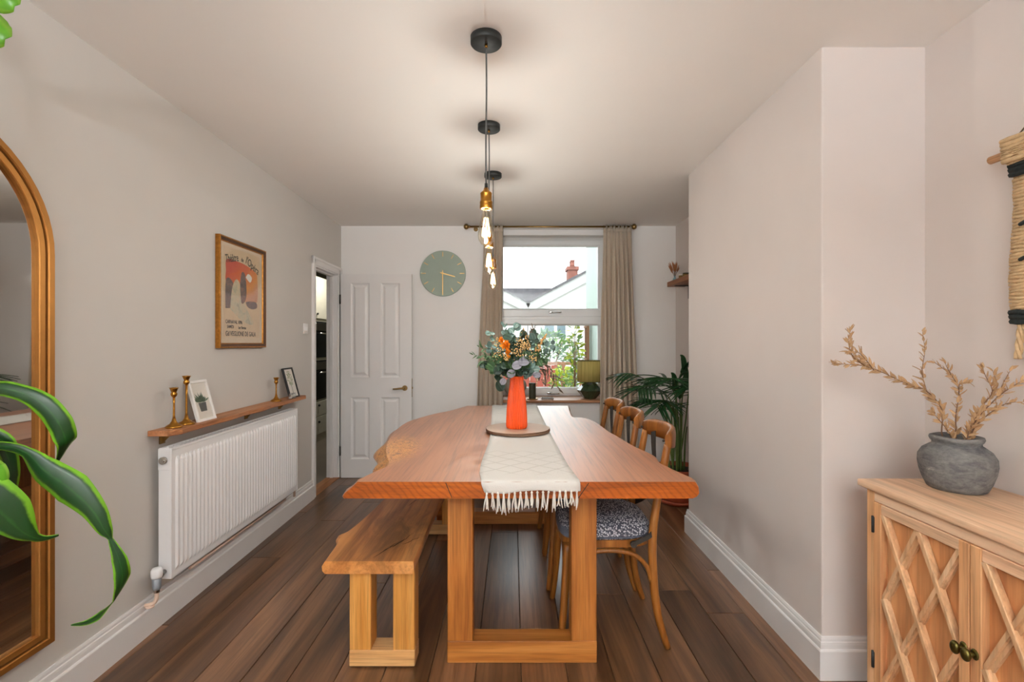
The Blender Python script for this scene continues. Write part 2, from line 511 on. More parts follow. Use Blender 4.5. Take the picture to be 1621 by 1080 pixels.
leafmat('palm', rgb(24, 62, 30), rgb(34, 78, 38), rgb(60, 100, 54), 0.35, 0.2)
leafmat('palm_stalk', rgb(92, 116, 52), rgb(82, 104, 46), None, 0.5, 0.0)
leafmat('garden_green', rgb(92, 128, 60), rgb(120, 150, 84), None, 0.6, 0.3)
leafmat('garden_lime', rgb(166, 178, 50), rgb(186, 196, 80), None, 0.6, 0.3)
leafmat('garden_blue', rgb(96, 122, 104), rgb(128, 150, 130), None, 0.6, 0.3)
leafmat('petal_orange', rgb(240, 150, 30), rgb(246, 170, 50), rgb(226, 120, 20), 0.7, 0.2)
plain('berry', rgb(214, 176, 118), 0.7, 0, 0.15, 60)
plain('wheat', rgb(196, 150, 92), 0.8, 0, 0.15, 60)
glassmat('window_glass', (0.97, 0.985, 0.98, 1), 0.8)
glassmat('picture_glass', (1, 1, 1, 1), 0.2, 1.3, 0.05)
glassmat('amber_glass', (1.0, 0.955, 0.86, 1), 0.55, 1.3)
glassmat('clear_glass', (0.93, 0.95, 0.95, 1), 1.2, 1.5)
m, nt, bs = newmat('mirror_glass')
bs.inputs['Base Color'].default_value = (0.62, 0.60, 0.57, 1); bs.inputs['Metallic'].default_value = 1; bs.inputs['Roughness'].default_value = 0.02
m, nt, bs = newmat('filament')
bs.inputs['Emission Color'].default_value = (1.0, 0.62, 0.25, 1); bs.inputs['Emission Strength'].default_value = 3.0
bs.inputs['Base Color'].default_value = (0.8, 0.5, 0.2, 1)
# olive pleated lamp shade
m, nt, bs = newmat('shade_olive')
n = noisetex(nt, coords(nt, (90, 90, 2)), 1.0, 3)
c = ramp(nt, n, [(0.3, rgb(176, 160, 84)), (0.7, rgb(226, 210, 136))])
nt.links.new(c, bs.inputs['Base Color']); bs.inputs['Roughness'].default_value = 0.8
tr = N(nt, 'ShaderNodeBsdfTranslucent'); nt.links.new(c, tr.inputs[0])
mx = N(nt, 'ShaderNodeMixShader'); mx.inputs[0].default_value = 0.35
nt.links.new(bs.outputs[0], mx.inputs[1]); nt.links.new(tr.outputs[0], mx.inputs[2]); nt.links.new(mx.outputs[0], nt.nodes['Material Output'].inputs[0])
# growth rings crossing the sawn end of the table top
nt = M['end_grain'].node_tree; bs = nt.nodes['Principled BSDF']; src = bs.inputs['Base Color'].links[0].from_socket
wv = N(nt, 'ShaderNodeTexWave', wave_type='BANDS', bands_direction='DIAGONAL'); wv.inputs['Scale'].default_value = 22.0; wv.inputs['Distortion'].default_value = 5.0; wv.inputs['Detail'].default_value = 3.0; wv.inputs['Detail Scale'].default_value = 0.6
nt.links.new(coords(nt, (1, 1, 1), rand=False), wv.inputs['Vector'])
nt.links.new(mix(nt, 0.5, src, ramp(nt, wv.outputs[0], [(0.0, (0.5, 0.42, 0.36, 1)), (0.45, (1, 1, 1, 1))]), 'MULTIPLY'), bs.inputs['Base Color'])
# dark heartwood figure in the bench seat
nt = M['bench_wood'].node_tree; bs = nt.nodes['Principled BSDF']; src = bs.inputs['Base Color'].links[0].from_socket
tc = N(nt, 'ShaderNodeTexCoord'); vm = N(nt, 'ShaderNodeVectorMath', operation='SUBTRACT'); vm.inputs[1].default_value = (-0.53, 2.16, 0.456)
nt.links.new(tc.outputs['Object'], vm.inputs[0])
ms = N(nt, 'ShaderNodeVectorMath', operation='MULTIPLY'); ms.inputs[1].default_value = (1.4, 0.55, 1.0); nt.links.new(vm.outputs[0], ms.inputs[0])
ln = N(nt, 'ShaderNodeVectorMath', operation='LENGTH'); nt.links.new(ms.outputs[0], ln.inputs[0])
nb = noisetex(nt, coords(nt, (14, 4, 14), rand=False), 1.0, 5, 0.65, 1.0)
dd = math_(nt, 'ADD', ln.outputs['Value'], math_(nt, 'MULTIPLY', math_(nt, 'SUBTRACT', nb, 0.5), 0.5))
fac = ramp(nt, dd, [(0.02, (0.8, 0.8, 0.8, 1)), (0.22, (0, 0, 0, 1))])
nt.links.new(mix(nt, fac, src, rgb(96, 60, 32)), bs.inputs['Base Color'])
# live-edge table top: long grain, one burr on the left edge
m, nt, bs = newmat('table_top')
v = coords(nt, (7, 0.5, 7), rand=False)
n1 = noisetex(nt, v, 1.0, 5, 0.6, 1.2)
n2 = noisetex(nt, coords(nt, (60, 1.6, 60), rand=False), 1.0, 3, 0.7)
c = ramp(nt, n1, [(0.25, rgb(142, 84, 50)), (0.5, rgb(178, 112, 68)), (0.75, rgb(196, 134, 90))])
c = mix(nt, 0.62, c, ramp(nt, n2, [(0.34, (0.42,0.40,0.38,1)), (0.52, (1,1,1,1))]), 'MULTIPLY')
tc = N(nt, 'ShaderNodeTexCoord'); vm = N(nt, 'ShaderNodeVectorMath', operation='SUBTRACT'); vm.inputs[1].default_value = (-0.585, 2.32, 0.78)
nt.links.new(tc.outputs['Object'], vm.inputs[0])
ms = N(nt, 'ShaderNodeVectorMath', operation='MULTIPLY'); ms.inputs[1].default_value = (1.25, 0.55, 0.5); nt.links.new(vm.outputs[0], ms.inputs[0])
ln = N(nt, 'ShaderNodeVectorMath', operation='LENGTH'); nt.links.new(ms.outputs[0], ln.inputs[0])
nb = noisetex(nt, coords(nt, (16, 16, 16), rand=False), 1.0, 4, 0.6, 1.5)
dist = math_(nt, 'ADD', ln.outputs['Value'], math_(nt, 'MULTIPLY', math_(nt, 'SUBTRACT', nb, 0.5), 0.16))
mask = ramp(nt, dist, [(0.11, (1,1,1,1)), (0.19, (0,0,0,1))])
nb2 = noisetex(nt, coords(nt, (26, 13, 26), rand=False), 1.0, 4, 0.6, 3.5)
burl = ramp(nt, nb2, [(0.34, rgb(104, 52, 18)), (0.46, rgb(196, 116, 40)), (0.56, rgb(232, 170, 78)), (0.66, rgb(150, 84, 32))])
c = mix(nt, mask, c, burl)
nt.links.new(c, bs.inputs['Base Color']); bs.inputs['Roughness'].default_value = 0.42; bs.inputs['Specular IOR Level'].default_value = 0.6; bs.inputs['Coat Weight'].default_value = 1.0; bs.inputs['Coat Roughness'].default_value = 0.46; bs.inputs['Coat IOR'].default_value = 1.65
bump(nt, bs, n2, 0.12, 0.001)
# woven runner with raised diamond stitching towards both ends
m, nt, bs = newmat('runner_cotton')
tc = N(nt, 'ShaderNodeTexCoord'); sx = N(nt, 'ShaderNodeSeparateXYZ'); nt.links.new(tc.outputs['UV'], sx.inputs[0])
def tri(a, k):
    f = math_(nt, 'FRACT', math_(nt, 'MULTIPLY', a, k))
    return math_(nt, 'ABSOLUTE', math_(nt, 'SUBTRACT', f, 0.5))
ys = math_(nt, 'MULTIPLY', sx.outputs[1], 6.6)
s1 = tri(math_(nt, 'ADD', sx.outputs[0], ys), 3.0); s2 = tri(math_(nt, 'SUBTRACT', sx.outputs[0], ys), 3.0)
mn = math_(nt, 'MINIMUM', s1, s2)
line = ramp(nt, mn, [(0.0, (1,1,1,1)), (0.07, (0,0,0,1))])
endm = ramp(nt, math_(nt, 'ABSOLUTE', math_(nt, 'SUBTRACT', sx.outputs[1], 0.5)), [(0.25, (0,0,0,1)), (0.27, (1,1,1,1)), (0.43, (1,1,1,1)), (0.45, (0,0,0,1))])
ld = mix(nt, 1.0, line, endm, 'MULTIPLY')
weave = noisetex(nt, coords(nt, (260, 260, 260), rand=False), 1.0, 2)
c = mix(nt, ld, rgb(208, 204, 198), rgb(186, 181, 173))
nt.links.new(c, bs.inputs['Base Color']); bs.inputs['Roughness'].default_value = 0.95; bs.inputs['Sheen Weight'].default_value = 0.1
bump(nt, bs, mix(nt, 0.5, weave, ld, 'ADD'), 0.5, 0.003)
# black and white woven seat cloth
m, nt, bs = newmat('seat_tweed')
ck = N(nt, 'ShaderNodeTexVoronoi'); ck.inputs['Scale'].default_value = 125.0; ck.inputs['Randomness'].default_value = 0.8
nt.links.new(coords(nt, (1, 1, 1)), ck.inputs['Vector'])
c = ramp(nt, ck.outputs['Distance'], [(0.25, rgb(206, 206, 212)), (0.55, rgb(66, 68, 80))])
nt.links.new(c, bs.inputs['Base Color']); bs.inputs['Roughness'].default_value = 0.95
bump(nt, bs, ck.outputs['Distance'], 0.5, 0.002)
# woven wall hanging: jute ground
m, nt, bs = newmat('jute_weave')
wv = N(nt, 'ShaderNodeTexWave', wave_type='BANDS', bands_direction='Z'); wv.inputs['Scale'].default_value = 46; wv.inputs['Distortion'].default_value = 3.0; wv.inputs['Detail Scale'].default_value = 3.0
nt.links.new(coords(nt, (1, 1, 1), rand=False), wv.inputs['Vector'])
c = ramp(nt, wv.outputs[0], [(0.1, rgb(176, 140, 98)), (0.6, rgb(220, 188, 146))])
nt.links.new(c, bs.inputs['Base Color']); bs.inputs['Roughness'].default_value = 0.95
bump(nt, bs, wv.outputs[0], 0.8, 0.006)
plain('black_wool', rgb(34, 40, 40), 0.95, 0, 0.3, 90, 0.8, 160)

# ------------------------------------------------------------------ room shell
rnd = random.Random(7)
floor = struct(MB().box(-1.95, 1.75, YF-0.15, 5.2, -0.12, -0.016).build('floor', 'dark_gap'), 'dark brown oak plank floor')
PW, SEAM = 0.182, 0.033
plank_cache = {}
k0 = math.floor((-1.74 - SEAM)/PW); k1 = math.ceil((1.64 - SEAM)/PW)
for k in range(k0, k1):
    xa = max(SEAM + k*PW, -1.735); xb = min(SEAM + (k+1)*PW, 1.635)
    if xb - xa < 0.02: continue
    y = YF + 0.01 - rnd.uniform(0.1, 1.7)
    while y < YB:
        L = rnd.choice((1.5, 1.86, 2.2))
        ya, yb = max(y, YF), min(y+L, YB-0.002)
        if yb - ya > 0.05:
            key = (round(xb-xa, 3), round(yb-ya, 3))
            if key not in plank_cache:
                w, l = xb-xa-0.0022, yb-ya-0.0022
                mb = MB()
                e = 0.0022; x, yy = w/2, l/2
                v = [(-x,-yy,-.016),(x,-yy,-.016),(x,yy,-.016),(-x,yy,-.016),(-x,-yy,-e),(x,-yy,-e),(x,yy,-e),(-x,yy,-e),(-x+e,-yy+e,0),(x-e,-yy+e,0),(x-e,yy-e,0),(-x+e,yy-e,0)]
                f = [(8,9,10,11)]
                for i in range(4):
                    j = (i+1) % 4
                    f += [(i,j,4+j,4+i),(4+i,4+j,8+j,8+i)]
                mb.add(v, f)
                plank_cache[key] = mb.mesh('plank', 'oak_floor')
            place(plank_cache[key], 'plank', floor, ((xa+xb)/2, (ya+yb)/2, 0))
        y += L
threshold = struct(MB().rbox(-1.82, -1.69, 4.12, 4.71, -0.015, 0.006, 0.004).build('trim_2', 'threshold_wood'), 'oak threshold strip in the kitchen doorway')

struct(MB().box(-1.95, 1.75, YF-0.15, 5.28, CEIL, CEIL+0.12).build('ceiling', 'paint_ceiling'), 'plain off-white ceiling')

# left wall: local x = out of the wall, local y = along it
def left_root(u=0.0):
    return (XL(0) - math.sin(WALL_ROT)*u, math.cos(WALL_ROT)*u, 0.0)
D0, D1, DT = 4.135, 4.715, 1.985          # doorway
w = MB()
w.box(-0.10, 0, YF-0.15, D0, -0.02, CEIL+0.02)
w.box(-0.10, 0, D1, YB+0.12, -0.02, CEIL+0.02)
w.box(-0.10, 0, D0, D1, DT, CEIL+0.02)
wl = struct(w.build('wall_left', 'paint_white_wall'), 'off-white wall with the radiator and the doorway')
wl.location = left_root(); wl.rotation_euler = (0, 0, WALL_ROT)

w = MB()
WX0, WX1, WZ0, WZ1 = -0.20, 0.985, 0.725, 2.452
w.box(-1.79, WX0, YB, 5.30, -0.02, CEIL+0.02)
w.box(WX1, 1.75, YB, 5.30, -0.02, CEIL+0.02)
w.box(WX0, WX1, YB, 5.30, -0.02, WZ0)
w.box(WX0, WX1, YB, 5.30, WZ1, CEIL+0.02)
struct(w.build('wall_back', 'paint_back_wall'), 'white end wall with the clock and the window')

def rounded(poly, idx, r=0.006, n=3):
    out = []
    for i, p in enumerate(poly):
        if i not in idx: out.append(p); continue
        a = Vector(poly[i-1]); b = Vector(p); c = Vector(poly[(i+1) % len(poly)])
        d1 = (a-b).normalized(); d2 = (c-b).normalized()
        for s in range(n+1):
            t = s/n
            q = (b+d1*r)*(1-t)**2 + b*2*t*(1-t) + (b+d2*r)*t*t
            out.append((q.x, q.y))
    return out
poly = [(XR, YF-0.15), (XR, 1.90), (XB, 1.90), (XB, 3.345), (XR, 3.345), (XR, YB+0.1), (1.75, YB+0.1), (1.75, YF-0.15)]
w = MB().prism(rounded(poly, {2, 3}, 0.007), 'z', -0.02, CEIL+0.02)
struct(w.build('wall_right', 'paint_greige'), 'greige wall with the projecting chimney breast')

w = MB()
FX, FZ0, FZ1 = 1.4, 0.47, 2.37
w.box(-1.95, -FX, YF-0.15, YF, -0.02, CEIL+0.02); w.box(FX, 1.75, YF-0.15, YF, -0.02, CEIL+0.02)
w.box(-FX, FX, YF-0.15, YF, -0.02, FZ0); w.box(-FX, FX, YF-0.15, YF, FZ1, CEIL+0.02)
struct(w.build('wall_front', 'paint_white_wall'), 'white wall with the wide street window')
win2 = struct(thing('window_2', None, None), 'wide white framed street window')
w = MB()
for x in (-FX, -0.5, 0.45, FX-0.05): w.box(x, x+0.05, YF-0.1, YF-0.05, FZ0, FZ1)
w.box(-FX, FX, YF-0.1, YF-0.05, FZ0, FZ0+0.06); w.box(-FX, FX, YF-0.1, YF-0.05, FZ1-0.06, FZ1)
w.build('window_frame', 'upvc', win2)

# skirting boards
PROF = [(0, 0), (0.021, 0), (0.021, 0.112), (0.018, 0.117), (0.0135, 0.119), (0.0135, 0.134), (0.012, 0.143), (0.009, 0.146), (0.009, 0.155), (0.006, 0.163), (0, 0.163)]
def skirting(mb, p, q, n):
    """board from p to q on a wall whose outward normal is n"""
    p, q, n = Vector(p), Vector(q), Vector(n)
    k = len(PROF)
    v = [(*(p + n*a), b) for a, b in PROF] + [(*(q + n*a), b) for a, b in PROF]
    base = mb.add(v, [(i, (i+1) % k, k+(i+1) % k, k+i) for i in range(k)])
    mb.f += [tuple(base+i for i in range(k)), tuple(base+k+i for i in reversed(range(k)))]
    mb.mi += [0, 0]; mb.sm += [False, False]
mb = MB(); skirting(mb, (0, YF), (0, D0-0.07), (1, 0))
o = struct(mb.build('baseboard_left', 'gloss_white'), 'white moulded skirting board under the radiator')
o.location = left_root(); o.rotation_euler = (0, 0, WALL_ROT)
mb = MB()
t = 0.021
skirting(mb, (XR, YF), (XR, 1.90-t), (-1, 0)); skirting(mb, (XR, 1.90), (XB-0.0, 1.90), (0, -1))
# mitred outer corners: boards of the breast run past the corner by the board's thickness
k = len(PROF)
def mitre(mb, path):
    """skirting swept along a plan path, normals on the left-hand side, mitred corners"""
    pts = [Vector(p) for p in path]
    rings = []
    for i, p in enumerate(pts):
        d0 = (p - pts[i-1]).normalized() if i else (pts[1]-p).normalized()
        d1 = (pts[i+1]-p).normalized() if i < len(pts)-1 else d0
        n0 = Vector((-d0.y, d0.x)); n1 = Vector((-d1.y, d1.x))
        nn = (n0+n1).normalized(); s = 1/max(0.2, nn.dot(n0))
        rings.append([(*(p + nn*(a*s)), b) for a, b in PROF])
    v = [q for r in rings for q in r]
    f = []
    for i in range(len(pts)-1):
        for j in range(k):
            f.append((i*k+j, i*k+(j+1) % k, (i+1)*k+(j+1) % k, (i+1)*k+j))
    mb.add(v, f)
mb = MB()
mitre(mb, [(XR, YF), (XR, 1.90), (XB, 1.90), (XB, 3.345), (XR, 3.345), (XR, YB), (-0.95, YB)])
struct(mb.build('baseboard_right', 'gloss_white'), 'white moulded skirting board round the chimney breast')

# doorway: lining, architrave, door leaf
tr = struct(thing('trim_1', None, None, left_root(), WALL_ROT), 'white door frame with moulded architrave')
mb = MB()
AR = [(0, 0), (0.012, 0), (0.014, 0.01), (0.014, 0.042), (0.020, 0.048), (0.022, 0.062), (0.018, 0.066), (0, 0.066)]   # (out, across)
def arch_piece(sign, u0, z0, z1):
    poly = [(a, u0 + sign*b) for a, b in AR]
    mb.prism(poly, 'z', z0, z1)
arch_piece(-1, D0, 0, DT+0.066); arch_piece(1, D1, 0, DT+0.066)
mb.prism([(a, DT + b) for a, b in AR], 'y', D0-0.066, D1+0.066)
mb.build('architrave', 'gloss_white', tr)
mb = MB()
mb.box(-0.105, 0.001, D0-0.001, D0+0.014, 0, DT); mb.box(-0.105, 0.001, D1-0.014, D1+0.001, 0, DT); mb.box(-0.105, 0.001, D0, D1, DT-0.014, DT+0.001)
mb.box(-0.07, -0.04, D0+0.014, D0+0.026, 0, DT-0.014); mb.box(-0.07, -0.04, D1-0.026, D1-0.014, 0, DT-0.014); mb.box(-0.07, -0.04, D0, D1, DT-0.026, DT-0.014)
mb.build('door_lining', 'gloss_white', tr)

YD = 4.69
def dx(px): return (px - VPX)*YD/FPX
def dz(py): return EYE - (py - VPY)*YD/FPX
door = struct(thing('door_1', None, None), 'white four-panel door folded open against the end wall')
X0, X1 = dx(539.5), dx(651.5)
cols = [(dx(555), dx(585)), (dx(602.5), dx(633))]; rows = [(dz(598), dz(448)), (dz(727.5), dz(629))]
ZT = 1.983
mb = MB()
mb.box(X0, X1, YD+0.012, YD+0.036, 0.006, ZT)
xs = [X0, cols[0][0], cols[0][1], cols[1][0], cols[1][1], X1]
zs = [0.006, rows[1][0], rows[1][1], rows[0][0], rows[0][1], ZT]
for i in (0, 2, 4): mb.box(xs[i], xs[i+1], YD, YD+0.0125, 0.006, ZT)
for c in (1, 3):
    for i in (0, 2, 4): mb.box(xs[c], xs[c+1], YD, YD+0.0125, zs[i], zs[i+1])
mb.build('door_leaf', 'gloss_white', door)
for (a, b) in cols:
    for (c, d) in rows:
        mb = MB()
        def ring(i, y): return [(a+i, y, c+i), (b-i, y, c+i), (b-i, y, d-i), (a+i, y, d-i)]
        rings = [ring(0, YD-0.0005), ring(0.008, YD+0.004), ring(0.014, YD+0.0115), ring(0.026, YD+0.0115), ring(0.046, YD+0.001)]
        v = [p for r in rings for p in r]; f = []
        for i in range(4):
            for j in range(4): f.append((i*4+j, i*4+(j+1) % 4, (i+1)*4+(j+1) % 4, (i+1)*4+j))
        f.append((16, 17, 18, 19))
        mb.add(v, f); mb.build('door_panel', 'gloss_white', door)
hx, hz = dx(641), dz(614.5)
mb = MB(); mb.cyl((hx, YD, hz), (hx, YD-0.009, hz), 0.026, 20); mb.cyl((hx, YD-0.005, hz), (hx, YD-0.05, hz), 0.01, 12)
mb.tube([(hx+0.004, YD-0.048, hz), (hx-0.03, YD-0.05, hz), (hx-0.07, YD-0.05, hz-0.004), (hx-0.105, YD-0.047, hz-0.006)], [0.011, 0.0095, 0.009, 0.0075], 10, 4)
tag(mb.build('door_handle', 'antique_brass', door), 'brass lever handle')
mb = MB(); mb.rbox(X1-0.0005, X1+0.002, YD+0.004, YD+0.028, hz-0.09, hz+0.09, 0.001); mb.rbox(X1, X1+0.008, YD+0.008, YD+0.024, hz-0.01, hz+0.01, 0.002)
mb.build('latch_plate', 'antique_brass', door)
for z in (dz(474), dz(714)):
    mb = MB(); mb.cyl((X0-0.006, YD-0.004, z-0.045), (X0-0.006, YD-0.004, z+0.045), 0.006, 10); mb.box(X0-0.006, X0+0.001, YD-0.002, YD+0.02, z-0.045, z+0.045)
    mb.build('hinge', 'dark_strap', door)

# window
YW = 5.20
def wx(px): return (px - VPX)*YW/FPX
def wz(py): return EYE - (py - VPY)*YW/FPX
win = struct(thing('window_1', None, None), 'white framed garden window with a top opener over a lower pane')
GX0, GX1 = -0.105, wx(946.5)
mb = MB()
fx0, fx1, fz0, fz1 = WX0, WX1, WZ0+0.02, WZ1
tz0, tz1 = wz(515.5), wz(489)          # transom band
mb.rbox(fx0, fx0+0.045, YW, YW+0.07, fz0, fz1, 0.004); mb.rbox(fx1-0.045, fx1, YW, YW+0.07, fz0, fz1, 0.004)
mb.rbox(fx0+0.04, fx1-0.04, YW+0.001, YW+0.07, fz1-0.05, fz1, 0.004); mb.rbox(fx0+0.04, fx1-0.04, YW+0.001, YW+0.07, fz0, fz0+0.035, 0.004)
mb.rbox(fx0+0.04, fx1-0.04, YW+0.001, YW+0.07, (tz0+tz1)/2-0.03, (tz0+tz1)/2+0.02, 0.004)
mb.build('window_frame', 'upvc', win)
def sash(z0, z1, g0, g1):
    mb = MB(); a, b = fx0+0.036, fx1-0.036
    def ring(x0, x1, z0_, z1_, y): return [(x0, y, z0_), (x1, y, z0_), (x1, y, z1_), (x0, y, z1_)]
    rings = [ring(a, b, z0, z1, YW+0.05), ring(a, b, z0, z1, YW-0.008), ring(a+0.004, b-0.004, z0+0.004, z1-0.004, YW-0.012),
             ring(GX0-0.018, GX1+0.018, g0-0.018, g1+0.018, YW-0.012), ring(GX0-0.004, GX1+0.004, g0-0.004, g1+0.004, YW+0.002),
             ring(GX0, GX1, g0, g1, YW+0.006), ring(GX0, GX1, g0, g1, YW+0.05)]
    v = [p for r in rings for p in r]; f = []
    for i in range(len(rings)-1):
        for j in range(4): f.append((i*4+j, i*4+(j+1) % 4, (i+1)*4+(j+1) % 4, (i+1)*4+j))
    mb.add(v, f)
    s = mb.build('sash', 'upvc', win)
    MB().box(GX0-0.005, GX1+0.005, YW+0.02, YW+0.024, g0-0.005, g1+0.005).build('pane', 'window_glass', s)
    return s
zm = (tz0+tz1)/2
up = sash(zm+0.005, fz1-0.035, wz(488.5), wz(390.5))
lo = sash(fz0+0.02, zm-0.02, wz(613.5), tz0)
def wh(px, py, par):
    x, z = wx(px), wz(py); mb = MB()
    mb.rbox(x-0.035, x+0.02, YW-0.026, YW-0.011, z-0.011, z+0.011, 0.004, 2)
    mb.tube([(x, YW-0.02, z), (x, YW-0.045, z), (x+0.02, YW-0.05, z-0.001), (x+0.095, YW-0.05, z-0.003)], [0.009, 0.009, 0.009, 0.007], 8, 4)
    mb.build('window_handle', 'chrome', par)
wh(874, 494.5, up); wh(871, 622, lo)
struct(MB().rbox(WX0+0.001, WX1-0.001, 4.83, 4.85, 2.392, WZ1-0.001, 0.003).build('trim_4', 'gloss_white'), 'white head board across the top of the window recess')
sill = struct(MB().rbox(WX0-0.02+0.02, WX1-0.0, 4.765, YW+0.01, 0.722, 0.748, 0.005, 2).build('trim_3', 'sill_wood'), 'wooden window board below the garden window')

# ------------------------------------------------------------------ kitchen beyond the doorway
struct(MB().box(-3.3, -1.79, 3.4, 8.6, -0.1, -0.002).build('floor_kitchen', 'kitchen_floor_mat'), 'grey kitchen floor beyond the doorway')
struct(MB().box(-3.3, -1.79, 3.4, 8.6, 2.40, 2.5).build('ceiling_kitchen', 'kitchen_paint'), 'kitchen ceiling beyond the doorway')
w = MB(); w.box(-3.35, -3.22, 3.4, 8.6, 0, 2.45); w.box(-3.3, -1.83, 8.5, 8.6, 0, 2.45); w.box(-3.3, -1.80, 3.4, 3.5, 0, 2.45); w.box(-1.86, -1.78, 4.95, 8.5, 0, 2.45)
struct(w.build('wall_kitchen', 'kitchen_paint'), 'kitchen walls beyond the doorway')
L = bpy.data.lights.new('kitchen_fill_light', 'AREA'); L.shape = 'DISK'; L.size = 0.3; L.energy = 7; L.color = (1, 0.93, 0.82)
lo_ = bpy.data.objects.new('kitchen_fill_light', L); lo_.location = (-2.2, 6.4, 2.385); COL.objects.link(lo_)  # unseen light added under the kitchen ceiling, without a fitting
# tall oven housing facing the room's side
KX = -2.585
ov = thing('oven_tower', 'tall cream kitchen unit with two built-in ovens seen through the doorway', 'oven unit', (KX, 6.62, 0))
MB().box(-0.58, -0.02, -0.32, 0.32, 0.0, 2.2).build('carcass', 'kitchen_unit', ov)
def unit_door(z0, z1, name='cabinet_door', mat='kitchen_unit', y0=-0.31, y1=0.31):
    d = MB().rbox(-0.02, 0.0, y0, y1, z0, z1, 0.003).build(name, mat, ov); return d
d = unit_door(1.64, 2.19); MB().ball((0.014, -0.25, 1.70), 0.014, 8, 5).build('knob', 'matt_black', d)
for z0, z1 in ((1.12, 1.60), (0.56, 1.08)):
    d = unit_door(z0, z1, 'oven', 'oven_black')
    MB().rbox(0.0, 0.012, -0.29, 0.29, z1-0.12, z1-0.02, 0.003).build('control_panel', 'chrome', d)
    mb = MB(); mb.cyl((0.045, -0.26, z1-0.16), (0.045, 0.26, z1-0.16), 0.010, 10); mb.cyl((0, -0.22, z1-0.16), (0.045, -0.22, z1-0.16), 0.007, 8); mb.cyl((0, 0.22, z1-0.16), (0.045, 0.22, z1-0.16), 0.007, 8)
    mb.build('oven_handle', 'chrome', d)
for z0, z1 in ((0.34, 0.53), (0.10, 0.33)):
    d = unit_door(z0, z1, 'drawer'); MB().ball((0.014, -0.2, (z0+z1)/2+0.05), 0.016, 8, 5).build('knob', 'matt_black', d)
kc = thing('base_cabinet', 'low cream kitchen cabinet nearer the doorway than the ovens', 'cabinet', (KX, 5.65, 0))
MB().box(-0.58, -0.02, -0.62, 0.62, 0.0, 0.86).build('carcass', 'kitchen_unit', kc)
for y in (-0.61, 0.005):
    d = MB().rbox(-0.02, 0.0, y, y+0.605, 0.10, 0.85, 0.003).build('cabinet_door', 'kitchen_unit', kc)
    MB().ball((0.014, y+0.08, 0.75), 0.014, 8, 5).build('knob', 'matt_black', d)
MB().rbox(-0.60, 0.03, -0.63, 0.63, 0.86, 0.90, 0.004).build('worktop', 'slate', kc)

# ------------------------------------------------------------------ garden and neighbouring house outside
struct(MB().box(-14, 16, 5.35, 45, -0.6, -0.45).build('ground', 'garden_ground'), 'garden ground outside the window')
struct(MB().box(1.21, 1.36, 5.35, 8.0, -0.45, 4.6).build('wall_outside', 'render_mint'), 'pale mint rendered wall outside the window')
YH = 16.0
def hx_(px): return (px - VPX)*YH/FPX
def hz_(py): return EYE - (py - VPY)*YH/FPX
hs = thing('neighbour_house', 'white rendered house with two gables outside the window', 'house', (0, YH, 0))
mb = MB()
vx, vz = hx_(836), hz_(488)
sl = (hz_(434)-hz_(483.5))/(hx_(926)-hx_(832))
sl2 = (hz_(456.6)-hz_(477.5))/(hx_(841.8)-hx_(799.6))
xr_, xl_ = vx+3.6, vx-3.2
zr, zl = vz + sl*(xr_-vx), vz + sl2*(vx-xl_)
mb.prism([(vx, -0.45), (2*xr_-vx, -0.45), (2*xr_-vx, vz), (xr_, zr), (vx, vz)], 'y', 0.0, 6.0)
mb.prism([(2*xl_-vx, -0.45), (vx-0.02, -0.45), (vx-0.02, vz), (xl_, zl), (2*xl_-vx, vz)], 'y', 0.02, 6.0)
mb.build('wall', 'render_white', hs)
for nm, x, z in (('r', xr_, zr), ('l', xl_, zl)):
    for xe in (vx, 2*x-vx):
        mb = MB(); mb.bar((xe, -0.12, vz), (x, -0.12, z), 0.06, 0.30, (0, 0, 1)); mb.build('bargeboard', 'barge_grey', hs)
        mb = MB(); mb.prism([(xe, vz+0.16), (x, z+0.16), (x, z+0.24), (xe, vz+0.24)], 'y', -0.2, 6.0); mb.build('roof', 'slate', hs)
mb = MB(); mb.box(hx_(855)-4.2, hx_(855)+4.5, 6.2, 6.4, -0.4, hz_(456.5)*1.0+ (hz_(456.5)-EYE)*0.39); mb.build('rear_roof', 'slate', hs)
for a, b in ((862, 877), (881.5, 895)):
    f_ = MB().box(hx_(a)-0.05, hx_(b)+0.05, -0.05, 0.02, hz_(536), hz_(508)).build('window', 'gloss_white', hs)
    MB().box(hx_(a), hx_(b), -0.055, -0.04, hz_(533.5), hz_(511)).build('pane', 'house_glass', f_)
cs = 1.12; ccx, ccy = hx_(905.5)*cs, YH*(cs-1)
cz0, cz1 = EYE+(hz_(460)-EYE)*cs, EYE+(hz_(424)-EYE)*cs
mb = MB(); mb.box(ccx-0.18, ccx+0.18, ccy-0.3, ccy+0.3, 0.0, cz1-0.12); mb.box(ccx-0.22, ccx+0.22, ccy-0.34, ccy+0.34, cz1-0.12, cz1); ch = tag(mb.build('chimney_stack', 'brick_red', hs), 'red brick chimney stack')
for y in (-0.15, 0.15):
    MB().lathe([(0.0, 0), (0.10, 0), (0.075, 0.1), (0.07, 0.2), (0.09, 0.22), (0.09, 0.25), (0, 0.25)], 12, (ccx, ccy+y, cz1)).build('chimney_pot', 'brick_red', ch)
